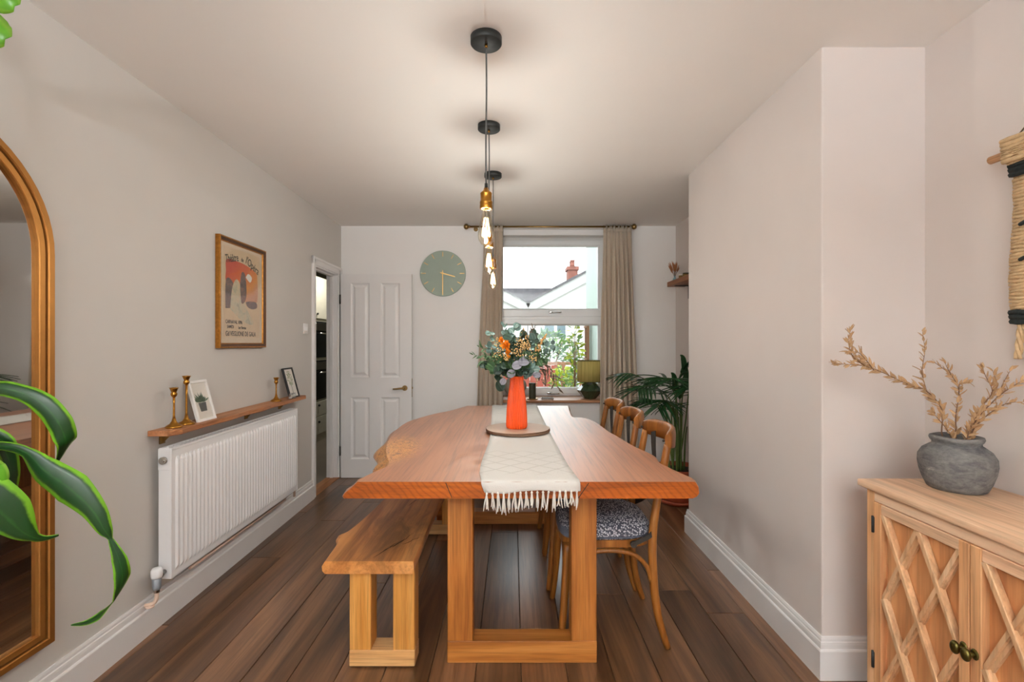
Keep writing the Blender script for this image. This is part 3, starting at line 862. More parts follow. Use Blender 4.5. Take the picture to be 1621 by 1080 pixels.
# fences and planting
fn = thing('red_panel_fence', 'low reddish panel fence in the garden outside the window', 'fence', (0, 9.6, -0.45))
for i in range(15):
    MB().box(-1.2+i*0.14, -1.2+i*0.14+0.13, 0, 0.02, 0, 1.32).build('board', 'fence_red', fn)
for x in (-1.2, -0.1, 1.0): MB().box(x-0.04, x+0.04, 0.02, 0.09, 0, 1.36).build('post', 'fence_brown', fn)
fr = thing('rail_fence', 'brown rail fence across the garden behind the shrubs', 'fence', (0, 11.5, -0.45))
for z in (1.24,): MB().box(-4, 5, 0, 0.05, z, z+0.07).build('rail', 'fence_brown', fr)
for i in range(7): MB().box(-3.6+i*1.3, -3.52+i*1.3, 0.05, 0.12, 0, 1.36).build('post', 'fence_brown', fr)
tp = thing('trellis', 'orange brown timber trellis against the mint wall', 'trellis', (1.16, 7.55, -0.45))
for y in (-0.12, 0.0, 0.12): MB().box(-0.02, 0.01, y-0.02, y+0.02, 0, 2.25).build('upright', 'fence_brown', tp)
for z in (0.5, 1.0, 1.5, 2.0): MB().box(-0.03, -0.015, -0.16, 0.16, z, z+0.03).build('slat', 'fence_brown', tp)
def leaf_mesh(name, mat, L=1.0, W=0.5, cup=0.12, tipp=0.5, droop=0.12, n=5):
    """one leaf along +x, length L, width W"""
    mb = MB(); rows = []
    for i in range(n+1):
        t = i/n
        w_ = W*0.5*(math.sin(math.pi*min(1, t**tipp))**0.8 if 0 < t < 1 else 0.02)
        rows.append([(L*t, s*w_, -droop*L*t*t + cup*W*abs(s)) for s in (-1, 0, 1)])
    mb.grid(lambda i, j: rows[i][j], n, 2, uvs=lambda i, j: (j/2.0, i/n))
    return mb.mesh(name, mat)
def shrub(name, label, loc, r, h, mats, n, size, seed, stemmat='stem_brown'):
    R = random.Random(seed)
    t = thing(name, label, 'shrub', loc)
    mb = MB()
    for i in range(9):
        a = R.uniform(0, 6.28); q = R.uniform(0.3, 0.8)
        mb.tube([(0, 0, 0), (0.3*q*r*math.cos(a), 0.3*q*r*math.sin(a), h*0.45), (q*r*math.cos(a), q*r*math.sin(a), h*R.uniform(0.7, 0.98))], [min(0.02, r*0.05), min(0.014, r*0.035), min(0.006, r*0.02)], 5, 3)
    mb.build('stems', stemmat, t)
    mb = MB()
    for i in range(n):
        a = R.uniform(0, 6.28); z = R.uniform(0.12, 1.0); rr = r*math.sqrt(R.random())*math.sin(math.pi*min(0.97, 0.25+z*0.68))
        c = Vector((rr*math.cos(a), rr*math.sin(a), h*z))
        d = Vector((math.cos(a)+R.uniform(-1, 1), math.sin(a)+R.uniform(-1, 1), R.uniform(-0.4, 1.0))).normalized()
        s = d.cross(Vector((R.uniform(-1, 1), R.uniform(-1, 1), 1))).normalized()
        L_ = size*R.uniform(0.6, 1.4); W_ = L_*0.22
        b = mb.add([c, c+d*L_*0.5+s*W_, c+d*L_, c+d*L_*0.5-s*W_], [(0, 1, 2, 3)], False, i % len(mats))
        for q_, u_ in ((0, (0.5, 0)), (1, (1, 0.5)), (2, (0.5, 1)), (3, (0, 0.5))): mb.uv[b+q_] = u_
    o = mb.build('foliage', mats, t, fix=False); o['kind'] = 'stuff'
    return t
shrub('grey_shrub', 'feathery grey green shrub behind the rail fence', (0.98, 12.9, -0.45), 1.05, 2.05, ['garden_green', 'garden_blue'], 1500, 0.16, 3)
shrub('lime_shrub', 'bright lime green shrub outside the lower pane', (0.84, 8.2, -0.45), 0.30, 1.35, ['garden_lime', 'garden_green'], 600, 0.11, 4)
shrub('blue_shrub', 'blue green leafy shrub beside the lamp outside', (0.80, 7.0, -0.45), 0.26, 1.05, ['garden_blue', 'garden_green'], 600, 0.10, 5)
shrub('climber', 'green climber growing up the timber trellis', (0.96, 7.5, -0.45), 0.12, 2.2, ['garden_green', 'garden_lime'], 420, 0.10, 6)

# ------------------------------------------------------------------ things on the left wall
def wall_thing(name, label, cat, u, z, group=None):
    p = left_root(u)
    return thing(name, label, cat, (p[0], p[1], z), WALL_ROT, group)

# arched mirror
mr = wall_thing('arched_mirror', 'tall arched mirror in a stepped antique gold frame', 'mirror', 1.294, 0.27)
def arch_outline(ins, n=28):
    r = 0.4 - ins; zc = 1.35
    pts = [(r, ins)] + [(r*math.cos(math.pi*i/n), zc + r*math.sin(math.pi*i/n)) for i in range(n+1)] + [(-r, ins)]
    return pts
def arch_band(rings):
    """rings: (inset, out) pairs -> closed strip"""
    mb = MB(); outl = [[(d, a, b) for a, b in arch_outline(i)] for i, d in rings]
    n = len(outl[0]); k_ = len(outl)
    v = [p for o in outl for p in o]; f = []
    for r_ in range(k_):
        s_ = (r_+1) % k_
        for j in range(n):
            f.append((r_*n+j, r_*n+(j+1) % n, s_*n+(j+1) % n, s_*n+j))
    mb.add(v, f, False); return mb
fr = arch_band([(0, 0.002), (0, 0.040), (0.003, 0.043), (0.021, 0.043), (0.024, 0.039), (0.024, 0.002)]).build('outer_frame', 'gold_frame', mr)
arch_band([(0.0265, 0.002), (0.0265, 0.032), (0.029, 0.035), (0.046, 0.033), (0.048, 0.03), (0.048, 0.002)]).build('inner_frame', 'gold_frame', mr)
arch_band([(0.023, 0.002), (0.023, 0.026), (0.028, 0.026), (0.028, 0.002)]).build('shadow_gap', 'dark_gap', mr)
mb = MB(); pts = arch_outline(0.044)
n = len(pts); mb.add([(0.018, a, b) for a, b in pts] + [(0.006, a, b) for a, b in pts], [tuple(range(n)), tuple(reversed(range(n, 2*n)))] + [(i, (i+1) % n, n+(i+1) % n, n+i) for i in range(n)])
mb.build('mirror_glass', 'mirror_glass', mr)

# radiator
R0, R1, RZ0, RZ1 = 2.217, 3.577, 0.231, 0.831
ra = wall_thing('radiator', 'long white ribbed panel radiator below the wooden shelf', 'radiator', R0, 0)
RL = R1-R0
mb = MB()
# fluted front panel
nr = 41; pitch = (RL-0.05)/nr
prof = [(0.0, 0.0), (0.012, 0.0)]
for i in range(nr):
    a = 0.025 + i*pitch
    prof += [(a+pitch*0.08, 0.0), (a+pitch*0.30, 0.0085), (a+pitch*0.66, 0.0085), (a+pitch*0.88, 0.0)]
prof += [(RL-0.012, 0.0), (RL, 0.0)]
XF = 0.088
zz = [(RZ0+0.006, 0.0), (RZ0+0.032, 0.0), (RZ0+0.05, 1.0), (RZ1-0.062, 1.0), (RZ1-0.044, 0.0), (RZ1-0.012, 0.0)]
mb.grid(lambda i, j: (XF + prof[i][1]*zz[j][1], prof[i][0], zz[j][0]), len(prof)-1, len(zz)-1, smooth=False)
mb.box(0.078, XF-0.0005, 0.0, RL, RZ0, RZ1-0.012)
mb.build('front_panel', 'radiator_white', ra)
for y in (-0.001, RL-0.004): MB().rbox(0.030, XF+0.002, y, y+0.005, RZ0, RZ1, 0.002).build('side_panel', 'radiator_white', ra)
mb = MB(); mb.rbox(0.030, XF+0.003, 0, 0.012, RZ1-0.012, RZ1+0.001, 0.003); mb.rbox(0.080, XF+0.003, 0, RL, RZ1-0.013, RZ1, 0.003); mb.rbox(0.030, 0.042, 0, RL, RZ1-0.013, RZ1, 0.003); mb.rbox(0.03, XF+0.002, RL-0.012, RL, RZ1-0.012, RZ1, 0.003)
for i in range(44): mb.box(0.04, 0.082, 0.02+i*0.030, 0.028+i*0.030, RZ1-0.011, RZ1-0.003)
mb.build('top_grille', 'radiator_white', ra)
mb = MB(); mb.box(0.034, 0.046, 0.01, RL-0.01, RZ0+0.02, RZ1-0.02); mb.build('back_panel', 'radiator_white', ra)
mb = MB()
mb.tube([(0.058, -0.004, RZ1-0.055), (0.058, -0.016, RZ1-0.055)], 0.017, 16); mb.tube([(0.058, -0.015, RZ1-0.055), (0.058, -0.019, RZ1-0.055)], 0.009, 8)
mb.build('bleed_cap', 'chrome', ra)
mb = MB(); mb.rbox(0.03, 0.086, -0.0025, 0.001, RZ1-0.10, RZ1-0.002, 0.001); mb.build('corner_plate', 'radiator_white', ra)
mb = MB()
vz_ = RZ0+0.035
mb.tube([(0.058, 0.005, vz_), (0.058, -0.05, vz_)], 0.011, 12); mb.tube([(0.058, -0.02, vz_), (0.058, -0.034, vz_)], 0.017, 6)
mb.tube([(0.058, -0.05, vz_+0.012), (0.058, -0.05, vz_-0.07)], 0.012, 12)
va = mb.build('valve', 'chrome', ra)
mb = MB(); mb.lathe([(0.0, -0.065), (0.014, -0.065), (0.018, -0.05), (0.018, -0.018), (0.014, -0.012), (0.0, -0.012)], 14, (0.058, -0.05, vz_+0.008)); mb.build('valve_band', 'valve_grey', va)
mb = MB(); mb.lathe([(0.0, 0.0), (0.021, 0.0), (0.023, 0.01), (0.023, 0.032), (0.018, 0.042), (0, 0.044)], 18, (0.058, -0.05, vz_-0.004)); mb.build('valve_head', 'radiator_white', va)
mb = MB(); mb.tube([(0.058, -0.05, vz_-0.06), (0.058, -0.052, vz_-0.095), (0.05, -0.06, vz_-0.115), (0.02, -0.07, vz_-0.12)], 0.0085, 10, 4); mb.lathe([(0, 0), (0.017, 0), (0.017, 0.006), (0, 0.006)], 16, (0.04, -0.066, vz_-0.128)); mb.build('pipe', 'copper_paint', va)
mb = MB(); mb.tube([(0.05, 0.19, RZ0-0.04), (0.05, 1.25, RZ0-0.04)], 0.0075, 8); mb.tube([(0.058, RL-0.02, RZ0+0.03), (0.058, RL+0.02, RZ0+0.03), (0.058, RL+0.02, RZ0-0.06)], 0.009, 8); mb.build('feed_pipe', 'copper_paint', ra)
for y in (0.18, RL-0.18):
    mb = MB(); mb.box(0.001, 0.036, y-0.015, y+0.015, RZ0+0.04, RZ1-0.04); mb.build('wall_bracket', 'radiator_white', ra)

# shelf over the radiator
S0, S1, SZ = 2.19, 3.70, 0.915
sh = wall_thing('radiator_shelf', 'long rough oak shelf on brackets above the radiator', 'shelf', S0, SZ)
mb = MB(); Rr = random.Random(2); SL = S1-S0
fe = [0.118 + 0.006*math.sin(i*0.9) + Rr.uniform(-0.002, 0.002) for i in range(31)]
fe[0] = 0.098; fe[-1] = 0.10
def shp(i, j):
    y = SL*i/30; a = fe[i]
    return [(0.001, y, -0.024), (a-0.002, y, -0.024), (a+0.002, y, -0.02), (a+0.001, y, -0.003), (a-0.002, y, 0.0), (0.001, y, 0.0), (0.001, y, -0.024)][j]
mb.grid(shp, 30, 6, smooth=False)
mb.add([shp(0, j) for j in range(6)], [tuple(range(6))]); mb.add([shp(30, j) for j in range(6)], [tuple(reversed(range(6)))])
mb.build('board', 'shelf_wood', sh)
for y in (0.09, SL/2+0.08, SL-0.22):
    mb = MB(); mb.box(0.001, 0.006, y-0.018, y+0.018, -0.075, -0.024); mb.box(0.001, 0.10, y-0.018, y+0.018, -0.029, -0.0245); mb.prism([(0.005, -0.075), (0.005, -0.029), (0.05, -0.029)], 'y', y-0.002, y+0.002)
    mb.build('bracket', 'antique_brass', sh)

def candlestick(label, u, v, h):
    p = left_root(u)
    t = thing('candlestick', label, 'candlestick', (p[0]+v, p[1]+v*math.sin(WALL_ROT), SZ), 0, 'brass candlesticks on the radiator shelf')
    k_ = 1.0
    MB().lathe([(0, 0), (0.036, 0), (0.037, 0.004), (0.032, 0.010), (0.018, 0.018), (0.010, 0.030), (0.0065, 0.045), (0, 0.045)], 24).build('base', 'brass', t)
    MB().lathe([(0, 0.040), (0.0065, 0.043), (0.005, 0.055), (0.0045, h*0.6), (0.0055, h-0.045), (0, h-0.045)], 16).build('stem', 'brass', t)
    MB().lathe([(0, h-0.047), (0.006, h-0.046), (0.013, h-0.036), (0.014, h-0.028), (0.010, h-0.022), (0.012, h-0.018), (0.017, h-0.004), (0.020, h), (0.015, h), (0.011, h-0.012), (0, h-0.012)], 20).build('cup', 'brass', t)
candlestick('medium brass candlestick at the radiator end of the shelf', 2.285, 0.055, 0.188)
candlestick('tallest brass candlestick, next to the white picture frame', 2.375, 0.055, 0.238)
candlestick('short brass candlestick standing beside the black picture frame', 3.315, 0.055, 0.163)

def plant_print(parent, cx, cz, s, kind, x):
    R = random.Random(11 if kind == 'pot' else 12)
    if kind == 'pot':
        mb = MB(); mb.add([(x, cx-0.022*s, cz-0.045*s), (x, cx+0.022*s, cz-0.045*s), (x, cx+0.027*s, cz-0.005*s), (x, cx-0.027*s, cz-0.005*s)], [(0, 1, 2, 3)]); mb.build('printed_pot', 'ink_grey', parent, fix=False)
        mb = MB()
        for i in range(46):
            a = R.uniform(-1.2, 1.2); L_ = R.uniform(0.02, 0.055)*s; y0 = cx + R.uniform(-0.02, 0.02)*s; z0 = cz-0.004*s
            d = (math.sin(a), math.cos(a)); nn = (d[1], -d[0]); w_ = 0.004*s
            mb.add([(x+0.0002, y0, z0), (x+0.0002, y0+d[0]*L_*0.5+nn[0]*w_, z0+d[1]*L_*0.5+nn[1]*w_), (x+0.0002, y0+d[0]*L_, z0+d[1]*L_), (x+0.0002, y0+d[0]*L_*0.5-nn[0]*w_, z0+d[1]*L_*0.5-nn[1]*w_)], [(0, 1, 2, 3)])
        mb.build('printed_leaves', 'ink_green', parent, fix=False)
    else:
        mb = MB(); mb.add([(x, cx-0.003*s, cz-0.065*s), (x, cx+0.004*s, cz-0.065*s), (x, cx+0.002*s, cz), (x, cx-0.002*s, cz)], [(0, 1, 2, 3)]); mb.add([(x, cx-0.02*s, cz-0.067*s), (x, cx+0.02*s, cz-0.067*s), (x, cx+0.014*s, cz-0.062*s), (x, cx-0.014*s, cz-0.062*s)], [(0, 1, 2, 3)]); mb.build('printed_trunk', 'ink_grey', parent, fix=False)
        mb = MB()
        for i in range(150):
            a = R.uniform(0, 6.28); q = math.sqrt(R.random()); y0 = cx + 0.036*s*q*math.cos(a); z0 = cz + 0.03*s + 0.048*s*q*math.sin(a); w_ = R.uniform(0.003, 0.006)*s; th = R.uniform(0, 3.1)
            c_, s_ = math.cos(th), math.sin(th)
            mb.add([(x+0.0002, y0+w_*c_, z0+w_*s_), (x+0.0002, y0-0.5*w_*s_, z0+0.5*w_*c_), (x+0.0002, y0-w_*c_, z0-w_*s_), (x+0.0002, y0+0.5*w_*s_, z0-0.5*w_*c_)], [(0, 1, 2, 3)])
        mb.build('printed_crown', 'ink_leaf', parent, fix=False)
plain('ink_grey', rgb(96, 100, 100), 0.85, 0, 0.3, 120)
plain('ink_green', rgb(98, 128, 104), 0.85, 0, 0.3, 120)
plain('ink_leaf', rgb(122, 146, 78), 0.85, 0, 0.3, 120)
def photo_frame(name, label, u, w_, h, fm, kind, mount, v=0.088):
    p = left_root(u)
    t = thing(name, label, 'picture frame', (p[0]+v, p[1], SZ), WALL_ROT)
    t.rotation_euler = (0, -math.radians(15), WALL_ROT)       # leans back against the wall
    b = 0.014 if kind == 'pot' else 0.010
    mb = MB()
    for (a0, a1, z0, z1) in ((0, w_, 0, b), (0, w_, h-b, h), (0, b, b, h-b), (w_-b, w_, b, h-b)): mb.rbox(-0.016, 0.0, a0, a1, z0, z1, 0.0015)
    mb.build('frame', fm, t)
    MB().box(-0.012, -0.008, b*0.9, w_-b*0.9, b*0.9, h-b*0.9).build('print', mount, t)
    plant_print(t, w_/2, h*0.48, w_/0.13, kind, -0.0076)
    MB().box(-0.005, -0.004, b, w_-b, b, h-b).build('glazing', 'picture_glass', t)
photo_frame('white_picture_frame', 'white frame with a potted plant print leaning on the shelf', 2.425, 0.150, 0.215, 'white_frame', 'pot', 'paper')
photo_frame('black_picture_frame', 'slim black frame with a green tree print on the shelf', 3.475, 0.155, 0.225, 'matt_black', 'tree', 'paper')
p = left_root(3.47)
gb = thing('glass_block', 'small clear glass block in front of the black picture frame', 'ornament', (p[0]+0.1, p[1], SZ), WALL_ROT)
MB().rbox(-0.012, 0.012, -0.035, 0.035, 0.0, 0.04, 0.004, 2).build('block', 'clear_glass', gb)
MB().rbox(-0.006, 0.006, -0.022, 0.022, 0.012, 0.026, 0.003).build('inner_plaque', 'paper', gb)

# framed opera poster (generic colour shapes, the lettering as it reads)
PU0, PU1, PZ0, PZ1 = 2.705, 3.235, 1.285, 1.927
po = wall_thing('framed_poster', 'framed vintage theatre poster in a gilt frame above the radiator', 'poster', PU0, PZ0)
pw, ph = PU1-PU0, PZ1-PZ0
def frame_ring(rings, parent, name, mat):
    mb = MB(); v = []
    for i, d in rings: v += [(d, i, i), (d, pw-i, i), (d, pw-i, ph-i), (d, i, ph-i)]
    f = []
    for r_ in range(len(rings)-1):
        for j in range(4): f.append((r_*4+j, r_*4+(j+1) % 4, (r_+1)*4+(j+1) % 4, (r_+1)*4+j))
    mb.add(v, f); return mb.build(name, mat, parent)
plain('gilt_frame', rgb(176, 118, 50), 0.4, 0.8, 0.25, 60)
plain('frame_umber', rgb(92, 62, 40), 0.5, 0.3, 0.15, 40)
frame_ring([(0, 0.001), (0, 0.026), (0.004, 0.028), (0.008, 0.028)], po, 'outer_frame', 'gilt_frame')
frame_ring([(0.008, 0.028), (0.022, 0.021), (0.024, 0.019)], po, 'inner_frame', 'frame_umber')
frame_ring([(0.024, 0.019), (0.028, 0.016), (0.030, 0.011)], po, 'slip', 'gilt_frame')
MB().box(0.006, 0.011, 0.026, pw-0.026, 0.026, ph-0.026).build('mount', 'mount', po)
MB().box(0.011, 0.0118, 0.062, pw-0.062, 0.062, ph-0.05).build('print', 'poster_paper', po)
m, nt, bs = newmat('print_glow')
tc = N(nt, 'ShaderNodeTexCoord'); sx = N(nt, 'ShaderNodeSeparateXYZ'); nt.links.new(tc.outputs['UV'], sx.inputs[0])
nn_ = noisetex(nt, coords(nt, (14, 14, 14), rand=False), 1.0, 4)
fac = math_(nt, 'ADD', math_(nt, 'SUBTRACT', math_(nt, 'MULTIPLY', sx.outputs[0], 0.6), math_(nt, 'MULTIPLY', sx.outputs[1], 0.55)), math_(nt, 'ADD', math_(nt, 'MULTIPLY', nn_, 0.35), 0.32))
nt.links.new(ramp(nt, fac, [(0.15, rgb(196, 72, 52)), (0.45, rgb(214, 104, 58)), (0.7, rgb(222, 146, 70)), (0.9, rgb(206, 150, 120))]), bs.inputs['Base Color']); bs.inputs['Roughness'].default_value = 0.85
m, nt, bs = newmat('print_mist')
nn_ = noisetex(nt, coords(nt, (24, 24, 24), rand=False), 1.0, 5, 0.7, 1.0)
nt.links.new(ramp(nt, nn_, [(0.3, rgb(150, 150, 132)), (0.5, rgb(196, 188, 162)), (0.7, rgb(208, 176, 140))]), bs.inputs['Base Color']); bs.inputs['Roughness'].default_value = 0.85
m, nt, bs = newmat('print_dusk')
nn_ = noisetex(nt, coords(nt, (24, 24, 24), rand=False), 1.0, 5, 0.7, 1.0)
nt.links.new(ramp(nt, nn_, [(0.3, rgb(78, 62, 60)), (0.5, rgb(110, 92, 92)), (0.7, rgb(160, 110, 90))]), bs.inputs['Base Color']); bs.inputs['Roughness'].default_value = 0.85
def patch(pts, lay, mat, name='printed_shape', sub=5):
    q = [Vector((a, b, 0)) for a, b in pts]; q.append(q[0])
    q, _ = catmull(q, sub); q = q[:-1]
    xs_ = [p.x for p in q]; zs_ = [p.y for p in q]
    mb = MB(); b = mb.add([(0.0118+lay*0.0002, p.x*pw, p.y*ph) for p in q], [tuple(range(len(q)))])
    for i, p in enumerate(q): mb.uv[b+i] = ((p.x-min(xs_))/(max(xs_)-min(xs_)), (p.y-min(zs_))/(max(zs_)-min(zs_)))
    mb.build(name, mat, po, fix=False)
patch([(0.16, 0.70), (0.17, 0.80), (0.35, 0.81), (0.55, 0.80), (0.78, 0.755), (0.83, 0.70), (0.83, 0.47), (0.7, 0.44), (0.5, 0.45), (0.3, 0.5), (0.16, 0.6)], 1, 'print_glow')
patch([(0.15, 0.36), (0.15, 0.58), (0.20, 0.64), (0.30, 0.60), (0.32, 0.5), (0.28, 0.38)], 2, 'print_dusk')
patch([(0.24, 0.36), (0.28, 0.55), (0.36, 0.64), (0.44, 0.60), (0.50, 0.45), (0.64, 0.33), (0.74, 0.24), (0.62, 0.23), (0.42, 0.28)], 3, 'print_mist')
patch([(0.44, 0.62), (0.48, 0.72), (0.55, 0.70), (0.58, 0.56), (0.56, 0.46), (0.48, 0.42), (0.45, 0.5)], 4, 'print_dusk')
patch([(0.56, 0.68), (0.62, 0.72), (0.70, 0.69), (0.66, 0.64)], 5, 'paper')
patch([(0.56, 0.44), (0.66, 0.455), (0.80, 0.45), (0.82, 0.40), (0.7, 0.38), (0.6, 0.40)], 4, 'print_dusk')
def wall_text(parent, txt, y, z, size, mat='ink', rot=0.0, x=0.0126, sx_=1.0, name='lettering'):
    cu = bpy.data.curves.new(name, 'FONT'); cu.body = txt; cu.size = size; cu.extrude = 0.0002; cu.offset = 0.0006
    cu.materials.append(M[mat]); cu.align_x = 'LEFT'
    tmp = bpy.data.objects.new(name, cu); COL.objects.link(tmp)
    bpy.context.view_layer.update()
    me = bpy.data.meshes.new_from_object(tmp.evaluated_get(bpy.context.evaluated_depsgraph_get()))
    bpy.data.objects.remove(tmp, do_unlink=True)
    o = bpy.data.objects.new(name, me); COL.objects.link(o); o.parent = parent
    o.location = (x, y, z)
    o.rotation_euler = (Matrix.Rotation(math.radians(90), 3, 'Z') @ Matrix.Rotation(math.radians(90), 3, 'X') @ Matrix.Rotation(rot, 3, 'Z')).to_euler()
    o.scale = (sx_, 1, 1)
    return o
wall_text(po, 'Th\u00e9\u00e2tre', 0.155*pw, 0.772*ph, 0.066, 'ink', math.radians(12), sx_=0.66)
wall_text(po, 'de', 0.462*pw, 0.822*ph, 0.036, 'ink', math.radians(-2), sx_=0.8)
wall_text(po, "l'Op\u00e9ra", 0.555*pw, 0.822*ph, 0.068, 'ink', math.radians(-20), sx_=0.80)
wall_text(po, 'CARNAVAL 1896', 0.15*pw, 0.225*ph, 0.030, 'ink', sx_=0.8)
wall_text(po, 'SAMEDI', 0.18*pw, 0.182*ph, 0.026, 'ink', sx_=0.8)
wall_text(po, '1er F\u00e9vrier', 0.40*pw, 0.178*ph, 0.024, 'ink', sx_=0.85)
wall_text(po, 'Gd VEGLIONE DE GALA', 0.15*pw, 0.112*ph, 0.040, 'ink', sx_=0.80)
MB().box(0.0145, 0.0150, 0.029, pw-0.029, 0.029, ph-0.029).build('glazing', 'picture_glass', po)

sw = wall_thing('light_switch', 'white double light switch on the wall beside the doorway', 'light switch', 3.93, 1.43)
MB().rbox(0.0005, 0.009, -0.043, 0.043, -0.043, 0.043, 0.003, 2).build('plate', 'gloss_white', sw)
for y in (-0.016, 0.016): MB().rbox(0.008, 0.013, y-0.009, y+0.009, -0.016, 0.016, 0.002).build('rocker', 'upvc', sw)

# ------------------------------------------------------------------ clock and curtains on the end wall
ck = thing('wall_clock', 'round sage green wall clock with gold hour marks', 'clock', ((701.5-VPX)/159.05, YB, EYE+(VPY-433.5)/159.05))
mb = MB(); rc = 0.2265
mb.tube([(0, -0.002, 0), (0, -0.022, 0), (0, -0.026, 0)], [rc, rc, rc-0.003], 64); mb.build('face', 'sage', ck)
for h in range(12):
    a = math.radians(30*h); d = Vector((math.sin(a), 0, math.cos(a)))
    MB().bar(d*(rc*0.74)+Vector((0, -0.027, 0)), d*(rc*0.94)+Vector((0, -0.027, 0)), 0.006, 0.004, (0, 1, 0)).build('hour_mark', 'gilt', ck)
def hand(ang, L_, back, w_, y, nm):
    a = math.radians(ang); d = Vector((math.sin(a), 0, math.cos(a)))
    MB().bar(d*(-back)+Vector((0, y, 0)), d*L_+Vector((0, y, 0)), w_, 0.002, (0, 1, 0)).build(nm, 'gilt', ck)
hand(180, 0.205, 0.03, 0.008, -0.036, 'minute_hand'); hand(105, 0.125, 0.025, 0.009, -0.032, 'hour_hand')
mb = MB(); mb.cyl((0, -0.024, 0), (0, -0.040, 0), 0.009, 16); mb.build('hub', 'gilt', ck)

YR = 4.715
rs = FPX/YR
rod = thing('curtain_pole', 'antique brass curtain pole with ball finials', 'curtain pole', (0, YR, EYE+(VPY-359)/rs))
rx0, rx1 = (744-VPX)/rs, (998-VPX)/rs
MB().cyl((rx0, 0, 0), (rx1, 0, 0), 0.0095, 14).build('pole', 'antique_brass', rod)
for x, s in ((rx0, -1), (rx1, 1)):
    mb = MB(); mb.cyl((x, 0, 0), (x+s*0.012, 0, 0), 0.014, 14); mb.ball((x+s*0.036, 0, 0), 0.027, 16, 10); mb.build('finial', 'antique_brass', rod)
for x in (rx0+0.05, rx1-0.03):
    mb = MB(); mb.cyl((x, 0.0, -0.004), (x, YB-YR, -0.004), 0.007, 10); mb.cyl((x, YB-YR-0.008, -0.004), (x, YB-YR, -0.004), 0.022, 16); mb.build('pole_bracket', 'antique_brass', rod)
def curtain(label, xt0, xt1, xb0, xb1, seed, folds):
    R = random.Random(seed)
    c = thing('curtain', label, 'curtain', (0, YR, 0))
    nu = folds*10; nz = 26; zt, zb = rod.location.z+0.012, 0.06
    ph_ = [R.uniform(-0.5, 0.5) for _ in range(folds+2)]; am = [R.uniform(0.7, 1.25) for _ in range(folds+2)]
    def P(i, j):
        t = i/nu; s = j/nz
        x = (xt0*(1-s)+xb0*s)*(1-t) + (xt1*(1-s)+xb1*s)*t
        k_ = t*folds; a = am[int(k_)]*(1-(k_ % 1)) + am[int(k_)+1]*(k_ % 1)
        top = math.exp(-s*16)
        amp = (0.022 + 0.014*s)*a*(1-0.65*top)
        y = amp*math.sin(2*math.pi*k_ + ph_[int(k_)]*0.3 + 0.5*math.sin(3*s+seed)) + 0.012*top*math.sin(2*math.pi*k_*3)
        x += 0.010*math.sin(4*math.pi*k_+seed)*(0.4+s*0.6) + 0.004*math.sin(9*s+i*0.4)
        z = zt + (zb-zt)*s
        if j == 0: z += 0.006*math.sin(2*math.pi*k_*2)
        return (x, y, z)
    mb = MB(); mb.grid(P, nu, nz, smooth=True)
    o = mb.build('cloth', 'curtain_linen', c)
    md = o.modifiers.new('thickness', 'SOLIDIFY'); md.thickness = 0.004; md.offset = 0
    mb = MB()
    mb.grid(lambda i, j: (P(i, 0)[0], P(i, 1)[1]*0.6-0.008, zt-0.012-0.05*j/2), nu, 2, smooth=True)
    h = mb.build('pleat_tape', 'curtain_linen', c); md = h.modifiers.new('thickness', 'SOLIDIFY'); md.thickness = 0.003
    for i in range(folds+1):
        x = P(min(nu, i*10), 0)[0]
        mb = MB(); mb.tube([(x+0.001, 0.016*math.cos(a), rod.location.z-0.004+0.016*math.sin(a)) for a in [2*math.pi*q/14 for q in range(15)]], 0.0022, 5, caps=False); mb.build('ring', 'antique_brass', c)
def cx_(px): return (px-VPX)/rs
curtain('beige linen curtain hanging between the clock and the window', cx_(766), cx_(795), cx_(750), cx_(793.5), 1, 5)
curtain('beige linen curtain hanging beside the palm', cx_(955), cx_(999), cx_(948), cx_(1010), 2, 7)

